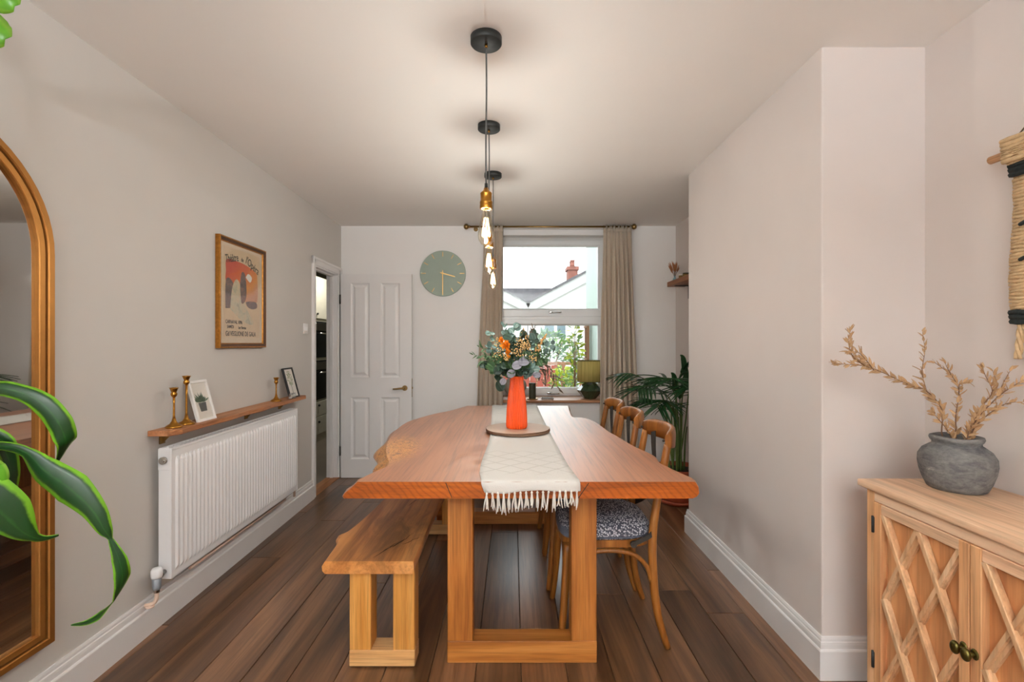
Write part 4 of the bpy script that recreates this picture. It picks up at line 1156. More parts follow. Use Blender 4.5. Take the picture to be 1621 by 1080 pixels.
# ------------------------------------------------------------------ pendants
def pendant(label, x, y, first=None):
    t = thing('pendant_lamp', label, 'pendant lamp', (x, y, CEIL), 0, 'filament bulb pendants in a row over the table')
    rose = MB().lathe([(0, 0), (0.0595, 0), (0.0595, -0.024), (0.057, -0.027), (0, -0.027)], 40).build('ceiling_rose', 'black_metal', t)
    mb = MB(); mb.lathe([(0, -0.026), (0.006, -0.026), (0.006, -0.036), (0.004, -0.04), (0, -0.04)], 12); mb.build('cord_grip', 'brass', rose)
    zs = 1.90-CEIL
    mb = MB(); mb.tube([(0, 0, -0.035), (0.0015, 0, -0.2), (-0.001, 0, -0.4), (0, 0, zs+0.01)], 0.0033, 8, 5); mb.build('cable', 'cable_grey', t)
    mb = MB(); mb.lathe([(0, 0.022), (0.006, 0.022), (0.0065, 0.004), (0, 0.004)], 12, (0, 0, zs)); mb.build('cable_clamp', 'black_metal', t)
    mb = MB()
    mb.lathe([(0, 0.006), (0.008, 0.005), (0.012, -0.006), (0.0215, -0.014), (0.0225, -0.018), (0.0215, -0.021), (0.0215, -0.044), (0.0235, -0.046), (0.0245, -0.052), (0.0235, -0.058), (0.0245, -0.062), (0.0245, -0.071), (0.0235, -0.075), (0.018, -0.075), (0, -0.070)], 26, (0, 0, zs))
    mb.build('lamp_holder', 'brass', t)
    zb = zs-0.074
    b = MB().lathe([(0.0135, 0.004), (0.0145, -0.012), (0.019, -0.034), (0.0255, -0.062), (0.0305, -0.088), (0.0315, -0.102), (0.0285, -0.120), (0.020, -0.134), (0.010, -0.1405), (0, -0.142)], 28, (0, 0, zb)).build('bulb', 'amber_glass', t)
    mb = MB(); mb.lathe([(0, 0), (0.006, 0), (0.004, -0.03), (0.0025, -0.05), (0, -0.052)], 10, (0, 0, zb)); mb.build('glass_stem', 'clear_glass', b)
    mb = MB(); pts = []
    for i in range(8):
        a = 2*math.pi*i/8
        top = i % 2 == 0
        pts += [(0.008*math.cos(a), 0.008*math.sin(a), zb-0.035), (0.016*math.cos(a+0.2), 0.016*math.sin(a+0.2), zb-0.105)] if top else [(0.016*math.cos(a), 0.016*math.sin(a), zb-0.105), (0.008*math.cos(a+0.2), 0.008*math.sin(a+0.2), zb-0.035)]
    mb.tube(pts, 0.0006, 5); mb.build('filament', 'filament', b)
    PL = bpy.data.lights.new('pendant_bulb_light', 'POINT'); PL.energy = BULB; PL.shadow_soft_size = 0.014; PL.color = (0.93, 0.97, 1.0)
    po_ = bpy.data.objects.new('pendant_bulb_light', PL); po_.location = (0, 0, zb-0.08); po_.parent = t; COL.objects.link(po_)
    return t
pendant('filament bulb pendant hanging lowest in view, its ceiling rose the largest', -0.102, 1.84)
pendant('middle one of three filament bulb pendants above the dining table', -0.128, 2.58)
pendant('farthest filament bulb pendant, its small ceiling rose closest to the window', -0.137, 3.32)

# ------------------------------------------------------------------ dining table
TZ, TT, TY = 0.80, 0.062, 1.791        # top height, thickness, front end
tb = thing('dining_table', 'large live-edge wooden dining table on square oak legs', 'table', (0, 0, 0))
left_px = [(566, 763), (566.5, 760), (575, 756), (589, 749), (603, 743), (613, 738), (616, 731), (613, 722), (611.5, 712), (614, 700), (622, 687), (637, 673), (654, 665), (685, 656), (712, 650.5), (728, 646), (740, 642.5)]
right_px = [(1099, 763), (1096, 757.5), (1077, 749), (1055, 738.5), (1041, 731), (1035, 722), (1026, 717), (1002, 706), (977, 691), (961, 682), (945, 670), (931, 663.5), (918, 661), (906, 660), (902, 653), (899, 642.5)]
def smooth_px(pts, sub=4):
    q = [on_z(a, b, TZ) for a, b in pts]
    return catmull(q, sub)[0]
lf = smooth_px(left_px); rt = smooth_px(right_px)
lf[0].y = rt[0].y = TY
outline = list(reversed(lf)) + rt                 # far left -> front left -> front right -> far right
nL, n = len(lf), len(lf)+len(rt)
def live(i):
    """outward direction of the live edge at outline point i, and how much it swells"""
    a = outline[max(0, i-1)]; b = outline[min(n-1, i+1)]
    t_ = (b-a); nrm = Vector((t_.y, -t_.x, 0))
    if nrm.length < 1e-6: nrm = Vector((-1 if i < nL else 1, 0, 0))
    nrm.normalize()
    left = i < nL
    nrm = Vector((-abs(nrm.x)-0.25 if left else abs(nrm.x)+0.25, nrm.y*0.25, 0)).normalized()
    return nrm, left
mb = MB()
rings = []
for zo, sl_, sr_ in ((0.0, 0.0, 0.0), (-0.004, 0.004, 0.006), (-0.022, 0.022, 0.016), (-0.043, 0.048, 0.018), (-0.055, 0.055, 0.010), (-TT, 0.048, -0.006)):
    ring = []
    for i, p in enumerate(outline):
        nrm, left = live(i)
        wob = 1.0 + 0.25*math.sin(i*0.7) if 2 < i < nL-3 or nL+3 < i < n-2 else 1.0
        q = p + nrm*((sl_ if left else sr_)*wob)
        if i in (nL-1, nL): q = Vector((p.x + (-(sl_) if left else sr_), p.y, 0))
        q.y = max(q.y, TY)
        ring.append((q.x, q.y, TZ+zo))
    rings.append(ring)
b = mb.add([p for r in rings for p in r], [])
kr = len(rings)
def addf(f, sm, mi_):
    mb.f.append(tuple(f)); mb.sm.append(sm); mb.mi.append(mi_)
for r_ in range(kr-1):
    for i in range(n):
        j = (i+1) % n
        flat_ = i == nL-1 or i == n-1
        addf((r_*n+i, r_*n+j, (r_+1)*n+j, (r_+1)*n+i), not flat_, 1 if flat_ else 0)
addf(range(n), False, 0); addf(reversed(range((kr-1)*n, kr*n)), False, 0)
me = mb.mesh('tabletop', ['table_top', 'end_grain'])
bm = bmesh.new(); bm.from_mesh(me)
bmesh.ops.recalc_face_normals(bm, faces=bm.faces)
bmesh.ops.triangulate(bm, faces=[f for f in bm.faces if len(f.verts) > 4])
bm.to_mesh(me); bm.free()
top = bpy.data.objects.new('tabletop', me); COL.objects.link(top); top.parent = tb
# drying checks in the end grain
for xa, xb in ((-0.249, -0.226), (0.281, 0.243)):
    mb = MB(); mb.bar((xa, TY-0.0005, TZ-0.004), (xb, TY-0.0005, TZ-TT+0.002), 0.0025, 0.0012, (0, 1, 0)); tag(mb.build('drying_crack', 'dark_gap', top), 'dark drying crack')
def u_frame(x0, x1, y0, y1, rh, lw, mats=('oak_leg', 'oak_rail')):
    for a in (x0+0.001, x1-lw-0.001):
        MB().rbox(a, a+lw, y0+0.001, y1-0.001, rh, TZ-TT+0.001, 0.003).build('leg', mats[0], tb)
    MB().rbox(x0, x1, y0, y1, 0.0, rh, 0.003).build('foot_rail', mats[1], tb)
u_frame(-0.270, 0.345, 1.983, 2.073, 0.089, 0.104)
u_frame(-0.555, 0.270, 3.505, 3.595, 0.089, 0.104)

# ------------------------------------------------------------------ bench
bn = thing('dining_bench', 'low live-edge oak bench along the side of the table', 'bench', (0, 0, 0))
BZ = 0.456
ledge = [(-0.738, 1.90), (-0.742, 1.96), (-0.748, 2.05), (-0.757, 2.12), (-0.775, 2.155), (-0.752, 2.20), (-0.735, 2.30), (-0.72, 2.45), (-0.708, 2.65), (-0.70, 2.9), (-0.705, 3.2), (-0.70, 3.5)]
ledge = [Vector((a, b_, 0)) for a, b_ in ledge]
ledge = catmull(ledge, 3)[0]
m_ = len(ledge)
mb = MB(); rings = []
for zo, ol, orr in ((0, 0, -0.002), (-0.003, 0.003, 0.0), (-0.02, 0.014, 0.002), (-0.038, 0.012, 0.001), (-0.05, 0.002, -0.004)):
    rings.append([(p.x-ol, p.y, BZ+zo) for p in ledge] + [(-0.395+orr+0.004*math.sin(p.y*7), p.y, BZ+zo) for p in reversed(ledge)])
n2 = 2*m_
mb.add([p for r in rings for p in r], [])
for r_ in range(len(rings)-1):
    for i in range(n2):
        j = (i+1) % n2
        addf((r_*n2+i, r_*n2+j, (r_+1)*n2+j, (r_+1)*n2+i), i not in (m_-1, n2-1), 0)
for i in range(m_-1):
    for base_, rev in ((0, False), ((len(rings)-1)*n2, True)):
        q = (base_+i, base_+i+1, base_+n2-2-i, base_+n2-1-i)
        addf(reversed(q) if rev else q, False, 0)
seat = mb.build('bench_seat', 'bench_wood', bn)
# long checks in the seat
Rk = random.Random(5)
for (x, y, L_) in ((-0.56, 1.93, 0.16), (-0.53, 2.0, 0.13), (-0.505, 2.03, 0.15), (-0.47, 2.06, 0.08), (-0.55, 2.55, 0.2)):
    pts = [(x + 0.06*q/5 + Rk.uniform(-0.006, 0.006), y + L_*q/5, BZ+0.0001) for q in range(6)]
    MB().tube(pts, [0.0004, 0.0011, 0.0013, 0.001, 0.0009, 0.0003], 5).build('seat_crack', 'dark_gap', seat)
for y0 in (1.952, 3.30):
    for a in (-0.661, -0.485): MB().rbox(a, a+0.087, y0+0.001, y0+0.088, 0.072, BZ-0.049, 0.003).build('leg', 'bench_leg', bn)
    MB().rbox(-0.662, -0.397, y0, y0+0.089, 0.006, 0.072, 0.003).build('foot_rail', 'oak_pale', bn)
    for x in (-0.60, -0.455): MB().lathe([(0, 0), (0.012, 0), (0.013, 0.006), (0, 0.0065)], 12, (x, y0+0.03, 0)).build('floor_glide', 'chrome', bn)

# ------------------------------------------------------------------ cross-back chairs
ch0 = thing('cross_back_chair', 'cross-back bentwood chair with tweed seat pad at the near corner of the table', 'chair', (0, 0, 0), 0, 'bentwood chairs along the table')
for s in (-1, 1):
    MB().tube([(0.237, s*0.203, 0), (0.218, s*0.199, 0.06), (0.195, s*0.194, 0.15), (0.18, s*0.19, 0.28), (0.175, s*0.188, 0.46), (0.195, s*0.183, 0.62), (0.224, s*0.179, 0.76), (0.245, s*0.176, 0.872)],
              [0.0135, 0.0155, 0.0175, 0.019, 0.019, 0.018, 0.0175, 0.016], 12, 4).build('rear_leg', 'chair_wood', ch0)
    MB().tube([(-0.228, s*0.204, 0), (-0.216, s*0.198, 0.1), (-0.204, s*0.19, 0.25), (-0.192, s*0.178, 0.44)], [0.0135, 0.016, 0.018, 0.0195], 12, 4).build('front_leg', 'chair_wood', ch0)
    MB().tube([(0.168, s*0.192, 0.285), (0.15, s*0.193, 0.345), (0.10, s*0.193, 0.395), (0.03, s*0.192, 0.414), (-0.06, s*0.191, 0.412), (-0.135, s*0.19, 0.39), (-0.178, s*0.19, 0.34), (-0.197, s*0.192, 0.28)], 0.0105, 10, 4).build('bentwood_arch', 'chair_wood', ch0)
MB().tube([(-0.206, -0.185, 0.285), (-0.203, -0.165, 0.345), (-0.20, -0.11, 0.395), (-0.198, 0, 0.414), (-0.20, 0.11, 0.395), (-0.203, 0.165, 0.345), (-0.206, 0.185, 0.285)], 0.0105, 10, 4).build('bentwood_arch', 'chair_wood', ch0)
# seat ring
def seat_out(k_, n=40):
    pts = []
    for i in range(n):
        a = 2*math.pi*i/n; c, s = math.cos(a), math.sin(a)
        e = 0.55
        x = math.copysign(abs(c)**e, c)*0.208; y = math.copysign(abs(s)**e, s)*(0.198 - 0.012*c)
        pts.append((x*k_ - 0.012, y*k_))
    return pts
mb = MB(); o1 = seat_out(1.0); o2 = seat_out(0.8); n = len(o1)
v = [(x, y, 0.462) for x, y in o1] + [(x, y, 0.43) for x, y in o1] + [(x, y, 0.43) for x, y in o2] + [(x, y, 0.462) for x, y in o2]
f = []
for r_ in range(4):
    s_ = (r_+1) % 4
    for i in range(n): f.append((r_*n+i, r_*n+(i+1) % n, s_*n+(i+1) % n, s_*n+i))
mb.add(v, f, False); mb.build('seat_frame', 'chair_wood', ch0)
mb = MB(); lay = [(0.90, 0.455), (0.965, 0.462), (1.0, 0.478), (0.99, 0.498), (0.93, 0.518), (0.78, 0.533), (0.5, 0.541), (0.2, 0.543)]
v = []
for k_, z in lay: v += [(x, y, z) for x, y in seat_out(k_)]
v.append((-0.012, 0, 0.5435))
f = []
for r_ in range(len(lay)-1):
    for i in range(n): f.append((r_*n+i, r_*n+(i+1) % n, (r_+1)*n+(i+1) % n, (r_+1)*n+i))
for i in range(n): f.append(((len(lay)-1)*n+i, (len(lay)-1)*n+(i+1) % n, len(lay)*n))
mb.add(v, f, True); pad = mb.build('seat_pad', 'seat_tweed', ch0)
pts = [(x, y, 0.472) for x, y in seat_out(0.995)]; pts.append(pts[0])
MB().tube(pts, 0.0045, 6, caps=False).build('piping', 'denim', pad)
pts = [(x, y, 0.478) for x, y in seat_out(1.0) if x < -0.16]
mb = MB(); pp = sorted([p for p in seat_out(1.004) if p[0] < -0.15], key=lambda p: p[1])
mb.grid(lambda i, j: (pp[i][0]-0.002, pp[i][1], (0.462, 0.482, 0.502)[j]), len(pp)-1, 2); mb.build('front_band', 'denim', pad)
# curved top rail
def rail_pt(t):          # t -1..1
    a = t*1.0
    return Vector((0.241 + 0.070*(1-a*a), 0.192*a, 0))
mb = MB(); nr_ = 16
prof = [(-0.012, 0.852), (0.012, 0.850), (0.014, 0.905), (0.010, 0.928), (0.0, 0.936), (-0.010, 0.930), (-0.014, 0.912)]
def RP(i, j):
    t_ = -1+2*i/nr_; p = rail_pt(t_); d = (rail_pt(t_+0.02)-rail_pt(t_-0.02)).normalized(); nn_ = Vector((d.y, -d.x, 0))
    q = p + nn_*prof[j % 7][0]; drop = 0.012*(abs(t_)**6)
    zc = 0.892
    return (q.x, q.y, zc + (prof[j % 7][1]-zc)*(1-0.35*abs(t_)**8) - drop*0.3)
mb.grid(RP, nr_, 7); mb.add([RP(0, j) for j in range(7)], [tuple(range(7))]); mb.add([RP(nr_, j) for j in range(7)], [tuple(reversed(range(7)))])
rl = mb.build('back_rail', 'chair_wood', ch0)
for s in (-1, 1):
    mb = MB(); mb.ball((0.227, s*0.177, 0.888), 0.006, 8, 5); mb.build('screw', 'dark_strap', rl)
# metal straps crossing behind the sitter
for s, off in ((-1, 0.0), (1, 0.004)):
    pts = [(0.268+off, -s*0.118, 0.875), (0.260+off, -s*0.085, 0.80), (0.245+off, 0.0, 0.672), (0.222+off, s*0.09, 0.575), (0.196, s*0.17, 0.515), (0.165, s*0.203, 0.488), (0.12, s*0.209, 0.465), (0.082, s*0.2065, 0.448)]
    q = [Vector(p) for p in pts]; q = catmull(q, 5)[0]
    mb = MB(); w_ = 0.036; rows = []
    for i in range(len(q)):
        t_ = (q[min(i+1, len(q)-1)]-q[max(i-1, 0)]).normalized()
        out = Vector((1, 3.75*q[i].y, 0)).normalized(); wi = w_ if i < len(q)*0.5 else w_*(1-0.45*min(1, (i/len(q)-0.5)/0.2))
        if i > len(q)*0.55: out = out.lerp(Vector((0, s, 0)), min(1, (i/len(q)-0.55)/0.15)).normalized()
        sd = t_.cross(out).normalized(); nn_ = sd.cross(t_).normalized()
        rows.append([q[i]-sd*wi/2-nn_*0.0015, q[i]+sd*wi/2-nn_*0.0015, q[i]+sd*wi/2+nn_*0.0015, q[i]-sd*wi/2+nn_*0.0015])
    mb.grid(lambda i, j: rows[i][j % 4], len(rows)-1, 4, smooth=False); mb.add(rows[0], [(0, 1, 2, 3)]); mb.add(rows[-1], [(3, 2, 1, 0)])
    st = mb.build('cross_strap', 'dark_strap', ch0)
    mb = MB(); mb.cyl((0.088, s*0.203, 0.450), (0.088, s*0.216, 0.450), 0.014, 14); mb.cyl((0.088, s*0.212, 0.450), (0.088, s*0.219, 0.450), 0.007, 8); mb.build('bolt', 'dark_strap', st)
ch0.location = (0.430, 2.285, 0)
dup(ch0, (0.420, 2.775, 0), 'cross-back bentwood chair in the middle of the row of three', math.radians(-1))
dup(ch0, (0.418, 3.228, 0), 'cross-back bentwood chair closest to the window and palm', math.radians(1))

# ------------------------------------------------------------------ table runner, board, vase
rn = thing('table_runner', 'cream woven table runner with knotted fringe', 'table runner', (0, 0, 0))
ys_ = [4.275, 3.9, 3.5, 3.1, 2.9, 2.7, 2.45, 2.2, 2.05, 1.96]
xl_t = [-0.186, -0.170, -0.155, -0.142, -0.136, -0.134, -0.140, -0.146, -0.142, -0.130]
xr_t = [0.213, 0.215, 0.218, 0.224, 0.228, 0.234, 0.240, 0.248, 0.258, 0.264]
path = [(a*0.928, TZ+0.0045) for a in ys_] + [(TY+0.006, TZ+0.004), (TY-0.004, TZ-0.004), (TY-0.0075, TZ-0.016), (TY-0.0085, TZ-0.030), (TY-0.009, TZ-0.038)]
xl_t += [-0.128, -0.126, -0.122, -0.116, -0.112]; xr_t += [0.266, 0.268, 0.268, 0.268, 0.268]
xl_t = [x*0.928 for x in xl_t]; xr_t = [x*0.928 for x in xr_t]
nu = len(path)-1; nv = 14
tot = sum(math.dist(path[i], path[i+1]) for i in range(nu)); cum = [0]
for i in range(nu): cum.append(cum[-1]+math.dist(path[i], path[i+1]))
def RUN(i, j, dz_=0.0):
    t_ = j/nv; y, z = path[i]
    hang = i > nu-4
    x = xl_t[i]*(1-t_)+xr_t[i]*t_
    z += 0.0012*math.sin(j*1.7+i*0.9)
    if i >= nu-1: z += 0.010*t_ - 0.004*math.sin(t_*9)
    if hang: y += -0.002 + 0.002*math.sin(j*1.3)
    return (x, y, z+dz_)
mb = MB(); mb.grid(RUN, nu, nv, uvs=lambda i, j: (j/nv, cum[i]/tot))
cl = mb.build('cloth', 'runner_cotton', rn, fix=False)
md = cl.modifiers.new('thickness', 'SOLIDIFY'); md.thickness = 0.0035; md.offset = 1.0
Rt = random.Random(21)
for q in range(17):
    t_ = (q+0.35)/17.0; x = xl_t[-1]*(1-t_)+xr_t[-1]*t_; z = TZ-0.036+0.010*t_
    L_ = Rt.uniform(0.060, 0.082); mb = MB()
    mb.ball((x, TY-0.0105, z-0.006), 0.0048, 8, 5)
    for st_ in range(4):
        a = Rt.uniform(-0.007, 0.007); 
        mb.tube([(x, TY-0.0105, z), (x+a*0.5, TY-0.011+Rt.uniform(-.002, .001), z-0.02), (x+a+Rt.uniform(-0.003, 0.003), TY-0.011+Rt.uniform(-.003, .001), z-L_*0.6), (x+a*1.2+Rt.uniform(-0.005, 0.005), TY-0.0115, z-L_*Rt.uniform(0.85, 1.08))], [0.0022, 0.0026, 0.0026, 0.0016], 5, 3)
    mb.build('tassel', 'fringe', rn)

bd = thing('round_board', 'round clay coloured board on the runner under the orange vase', 'board', (0.026, 2.785, TZ+0.0095))
bd.scale = (0.925, 0.925, 1.0)
for k_, (z0, dx_) in enumerate(((0.0, 0.004), (0.0085, 0.0))):
    pts = [(0.200+0.003*math.sin(3*a+k_)+0.002*math.sin(7*a)) for a in [2*math.pi*i/64 for i in range(64)]]
    mb = MB(); P2 = [(dx_+r*math.cos(2*math.pi*i/64), r*math.sin(2*math.pi*i/64)) for i, r in enumerate(pts)]
    mb.prism(P2, 'z', z0, z0+0.0075); b_ = mb.build('disc', 'board_rim', bd)
    mb = MB(); mb.add([(x*0.985, y*0.985, z0+0.0079) for x, y in P2]+[(x*0.99, y*0.99, z0+0.0074) for x, y in P2], [tuple(range(64))]+[(i, 64+i, 64+(i+1) % 64, (i+1) % 64) for i in range(64)]); mb.build('face', 'clay_board', b_)
VZ = TZ+0.0095+0.0166
vs = thing('ribbed_vase', 'tall bright orange ribbed ceramic vase on the table', 'vase', (0.0215, 2.78, VZ))
vs.scale = (0.905, 0.905, 0.88)
mb = MB()
prof = [(0.0, 0.0), (0.060, 0.0), (0.066, 0.006), (0.068, 0.02), (0.067, 0.06), (0.064, 0.12), (0.058, 0.19), (0.050, 0.25), (0.0445, 0.29), (0.043, 0.31), (0.045, 0.328), (0.048, 0.338), (0.046, 0.339), (0.041, 0.325), (0.039, 0.30), (0.044, 0.25), (0.0, 0.24)]
nn2 = 208
v = []; f = []
for i, (r, z) in enumerate(prof):
    for j in range(nn2):
        a = 2*math.pi*j/nn2
        k_ = 1.0 - (0.11 if 2 <= i <= 11 else 0.0)*(1-abs(math.cos(26*a/2.0+0.25*math.sin(z*30)))**1.4)
        v.append((r*k_*math.cos(a), r*k_*math.sin(a), z))
for i in range(len(prof)-1):
    for j in range(nn2): f.append((i*nn2+j, i*nn2+(j+1) % nn2, (i+1)*nn2+(j+1) % nn2, (i+1)*nn2+j))
mb.add(v, f, True); mb.build('body', 'orange_glaze', vs)

# ------------------------------------------------------------------ bouquet
MOUTH = Vector((0.0215, 2.78, VZ+0.325*0.88))
bq = thing('flower_bouquet', 'mixed bouquet of eucalyptus, berries and one orange bloom in the orange vase', 'bouquet', MOUTH)
bq.scale = (0.95, 0.95, 0.95)
Rb = random.Random(42)
round_leaf = {}
for mt in ('euc_blue', 'euc_dark', 'euc_green', 'leaf_lilac'):
    mb = MB(); rows = []
    for i in range(7):
        t_ = i/6; w_ = 0.5*math.sqrt(max(0.0, 1-(2*t_-1)**2))*0.92
        rows.append([(t_, s_*max(w_, 0.03), 0.10*(abs(s_)**2)*0.8 - 0.10*t_*t_) for s_ in (-1, -0.5, 0, 0.5, 1)])
    mb.grid(lambda i, j: rows[i][j], 6, 4, uvs=lambda i, j: (j/4, i/6)); round_leaf[mt] = mb.mesh('leaf', mt)
long_leaf = {mt: leaf_mesh('leaf', mt, 1.0, 0.22, 0.15, 0.7, 0.15, 5) for mt in ('euc_green', 'euc_dark', 'leaf_brown', 'euc_blue')}
petal = leaf_mesh('petal', 'petal_orange', 1.0, 0.7, 0.25, 0.8, -0.1, 4)
def stem_curve(tip, sag=0.0):
    tip = Vector(tip)
    h_ = Vector((tip.x*0.22, tip.y*0.22, max(0.06, tip.z*0.55)))
    base_ = Vector((tip.x*0.05, tip.y*0.05, -0.06))
    b0 = Vector((max(-0.028, min(0.028, tip.x*0.25)), max(-0.028, min(0.028, tip.y*0.25)), 0.012))
    mid = b0.lerp(tip, 0.55) + Vector((0, 0, 0.03+sag))
    return catmull([base_, b0, mid, tip], 8)[0]
def sprig(tip, mesh, size, count, start=0.45, stem='stem_green', name='sprig', spread=1.0, sag=0.0, jitter=0.5):
    pts = stem_curve(tip, sag)
    s_ = MB().tube(pts, [0.0022-0.0013*i/(len(pts)-1) for i in range(len(pts))], 5).build(name, stem, bq)
    m_ = len(pts)
    for q in range(count):
        t_ = start + (1-start)*q/max(1, count-1)
        i = min(m_-2, int(t_*(m_-1))); p = pts[i].lerp(pts[i+1], t_*(m_-1)-i)
        d = (pts[i+1]-pts[max(0, i-1)]).normalized()
        side = d.cross(Vector((Rb.uniform(-1, 1), Rb.uniform(-1, 1), Rb.uniform(-1, 1)))).normalized()
        ld = (d*Rb.uniform(0.3, 0.9) + side*spread + Vector((0, -0.25, 0))).normalized()
        sz = size*Rb.uniform(0.7, 1.25)
        place(mesh, 'leaf', s_, p, frame_rot(ld, (Rb.uniform(-jitter, jitter), -1, Rb.uniform(-jitter, jitter)+0.5)), sz)
    return s_
E = lambda zx, zy, dy=0.0: ((zx-525)*0.00052, dy, (702-zy)*0.00052)
# blue green and dark round-leaved eucalyptus
sprig(E(380, 90), round_leaf['euc_blue'], 0.034, 9, 0.5); sprig(E(490, 110), round_leaf['euc_blue'], 0.044, 8, 0.5)
sprig(E(560, 190), round_leaf['euc_dark'], 0.050, 9, 0.4); sprig(E(430, 170, 0.03), round_leaf['euc_dark'], 0.050, 10, 0.4)
sprig(E(210, 170), round_leaf['euc_blue'], 0.036, 12, 0.45); sprig(E(200, 340, -0.02), round_leaf['euc_blue'], 0.044, 9, 0.5)
sprig(E(740, 200, 0.02), round_leaf['euc_dark'], 0.052, 9, 0.45); sprig(E(720, 260, -0.02), round_leaf['euc_blue'], 0.046, 8, 0.5)
sprig(E(940, 310, 0.01), round_leaf['euc_blue'], 0.034, 8, 0.5); sprig(E(1010, 390, -0.02), long_leaf['euc_dark'], 0.045, 8, 0.5)
sprig(E(230, 600, -0.05), round_leaf['euc_green'], 0.055, 9, 0.4); sprig(E(170, 520, -0.01), round_leaf['euc_dark'], 0.05, 8, 0.4)
sprig(E(300, 730, -0.07), round_leaf['euc_dark'], 0.060, 7, 0.6, sag=0.03); sprig(E(330, 560, -0.09), round_leaf['euc_dark'], 0.05, 8, 0.4)
sprig(E(690, 600, -0.09), round_leaf['euc_blue'], 0.052, 9, 0.35); sprig(E(640, 520, -0.10), round_leaf['euc_green'], 0.045, 8, 0.35)
sprig(E(830, 480, -0.04), round_leaf['euc_green'], 0.040, 10, 0.4); sprig(E(600, 330, 0.09), round_leaf['euc_dark'], 0.05, 9, 0.4); sprig(E(400, 380, 0.09), round_leaf['euc_dark'], 0.05, 9, 0.4)
for (zx, zy, dy, mt, sz) in ((470, 250, -0.03, 'euc_dark', 0.05), (640, 230, -0.02, 'euc_dark', 0.046), (300, 330, -0.03, 'euc_blue', 0.042), (520, 300, 0.02, 'euc_dark', 0.05), (350, 480, -0.07, 'euc_green', 0.045), (760, 380, -0.03, 'euc_green', 0.042), (260, 420, 0.03, 'euc_dark', 0.046), (800, 300, 0.03, 'euc_dark', 0.04), (620, 640, -0.10, 'euc_dark', 0.042), (560, 570, -0.07, 'euc_green', 0.046)):
    sprig(E(zx, zy, dy), round_leaf[mt], sz, 9, 0.35)
# lilac grey leaves in the middle
for (zx, zy, sz, ang) in ((470, 560, 0.066, 0.3), (540, 505, 0.072, 0.1), (500, 600, 0.055, 3.9), (390, 690, 0.042, 4.2), (700, 640, 0.05, -0.2)):
    tip = E(zx, zy, -0.115)
    s_ = MB().tube(stem_curve(tip), 0.0015, 5).build('sprig', 'stem_green', bq)
    place(round_leaf['leaf_lilac'], 'leaf', s_, tip, frame_rot((math.cos(ang), -0.25, math.sin(ang)), (0.1, -1, 0.7)), sz)
# fine foliage left and right
for (zx, zy, dy) in ((20, 430, 0), (90, 340, 0.02), (110, 500, -0.02), (150, 430, -0.04), (850, 400, 0.02), (880, 470, -0.03), (800, 560, -0.05), (300, 430, -0.08), (590, 430, -0.09), (470, 640, -0.12), (760, 640, -0.07), (250, 480, -0.06)):
    sprig(E(zx, zy, dy), long_leaf['euc_green'], 0.042, 13, 0.4, spread=0.7)
# drooping brown leaves
for (zx, zy, dy) in ((1000, 730, -0.02), (950, 640, 0.0), (1015, 830, 0.0), (860, 700, -0.05), (820, 740, -0.03)):
    sprig(E(zx, zy, dy), long_leaf['leaf_brown'], 0.044, 9, 0.55, 'stem_brown', sag=0.06, spread=0.6)
for (zx, zy) in ((720, 110), (700, 150)): sprig(E(zx, zy, 0.02), long_leaf['leaf_brown'], 0.03, 8, 0.7, 'stem_brown', spread=0.5)
# cream berry sprays
for (zx, zy, dy, r_, c_) in ((590, 290, -0.06, 0.042, 60), (540, 390, -0.085, 0.034, 44), (330, 410, -0.07, 0.036, 44), (400, 450, -0.085, 0.026, 30), (690, 470, -0.075, 0.026, 34), (300, 290, -0.03, 0.022, 22), (620, 340, -0.07, 0.03, 34)):
    tip = Vector(E(zx, zy, dy)); s_ = MB().tube(stem_curve(tip), 0.0014, 5).build('berry_spray', 'stem_green', bq)
    mb = MB()
    for q in range(c_):
        p = tip + Vector((Rb.gauss(0, 1), Rb.gauss(0, 0.7), Rb.gauss(0, 1)))*r_*0.55
        mb.ball(p, Rb.uniform(0.0028, 0.0046), 6, 4)
    o = mb.build('berries', 'berry', s_, fix=False); o['kind'] = 'stuff'
# orange bloom, its bud and a wheat-coloured plume
for (zx, zy, dy, r_, c_) in ((400, 320, -0.075, 0.034, 26), (350, 260, -0.05, 0.022, 16), (425, 390, -0.085, 0.022, 16), (435, 450, -0.09, 0.015, 10)):
    tip = Vector(E(zx, zy, dy)); s_ = MB().tube(stem_curve(tip), 0.0018, 5).build('bloom', 'stem_green', bq)
    for q in range(c_):
        a = q*2.4; e = 0.2+1.2*q/c_
        d = Vector((math.cos(a)*math.sin(e), -math.cos(e)*0.9, math.sin(a)*math.sin(e)+0.1))
        place(petal, 'petal', s_, tip+d*0.003, frame_rot(d, (Rb.uniform(-.3, .3), -1, 0.4)), r_*Rb.uniform(0.8, 1.1))
for (x0, y0, x1, y1) in ((740, 400, 865, 190), (700, 420, 600, 110)):
    a, b_ = Vector(E(x0, y0, -0.05)), Vector(E(x1, y1, -0.03))
    s_ = MB().tube(stem_curve(b_), 0.0015, 5).build('plume', 'stem_brown', bq)
    mb = MB(); cnt = 70 if x0 == 740 else 24
    for q in range(cnt):
        t_ = Rb.uniform(0.1, 1); p = a.lerp(b_, t_) + Vector((Rb.gauss(0, 1), Rb.gauss(0, 1), Rb.gauss(0, 1)))*0.0075*(1.15-t_)
        mb.ball(p, Rb.uniform(0.003, 0.0048), 6, 4, sc=(0.8, 0.8, 1.4))
    o = mb.build('seed_head', 'wheat', s_, fix=False); o['kind'] = 'stuff'

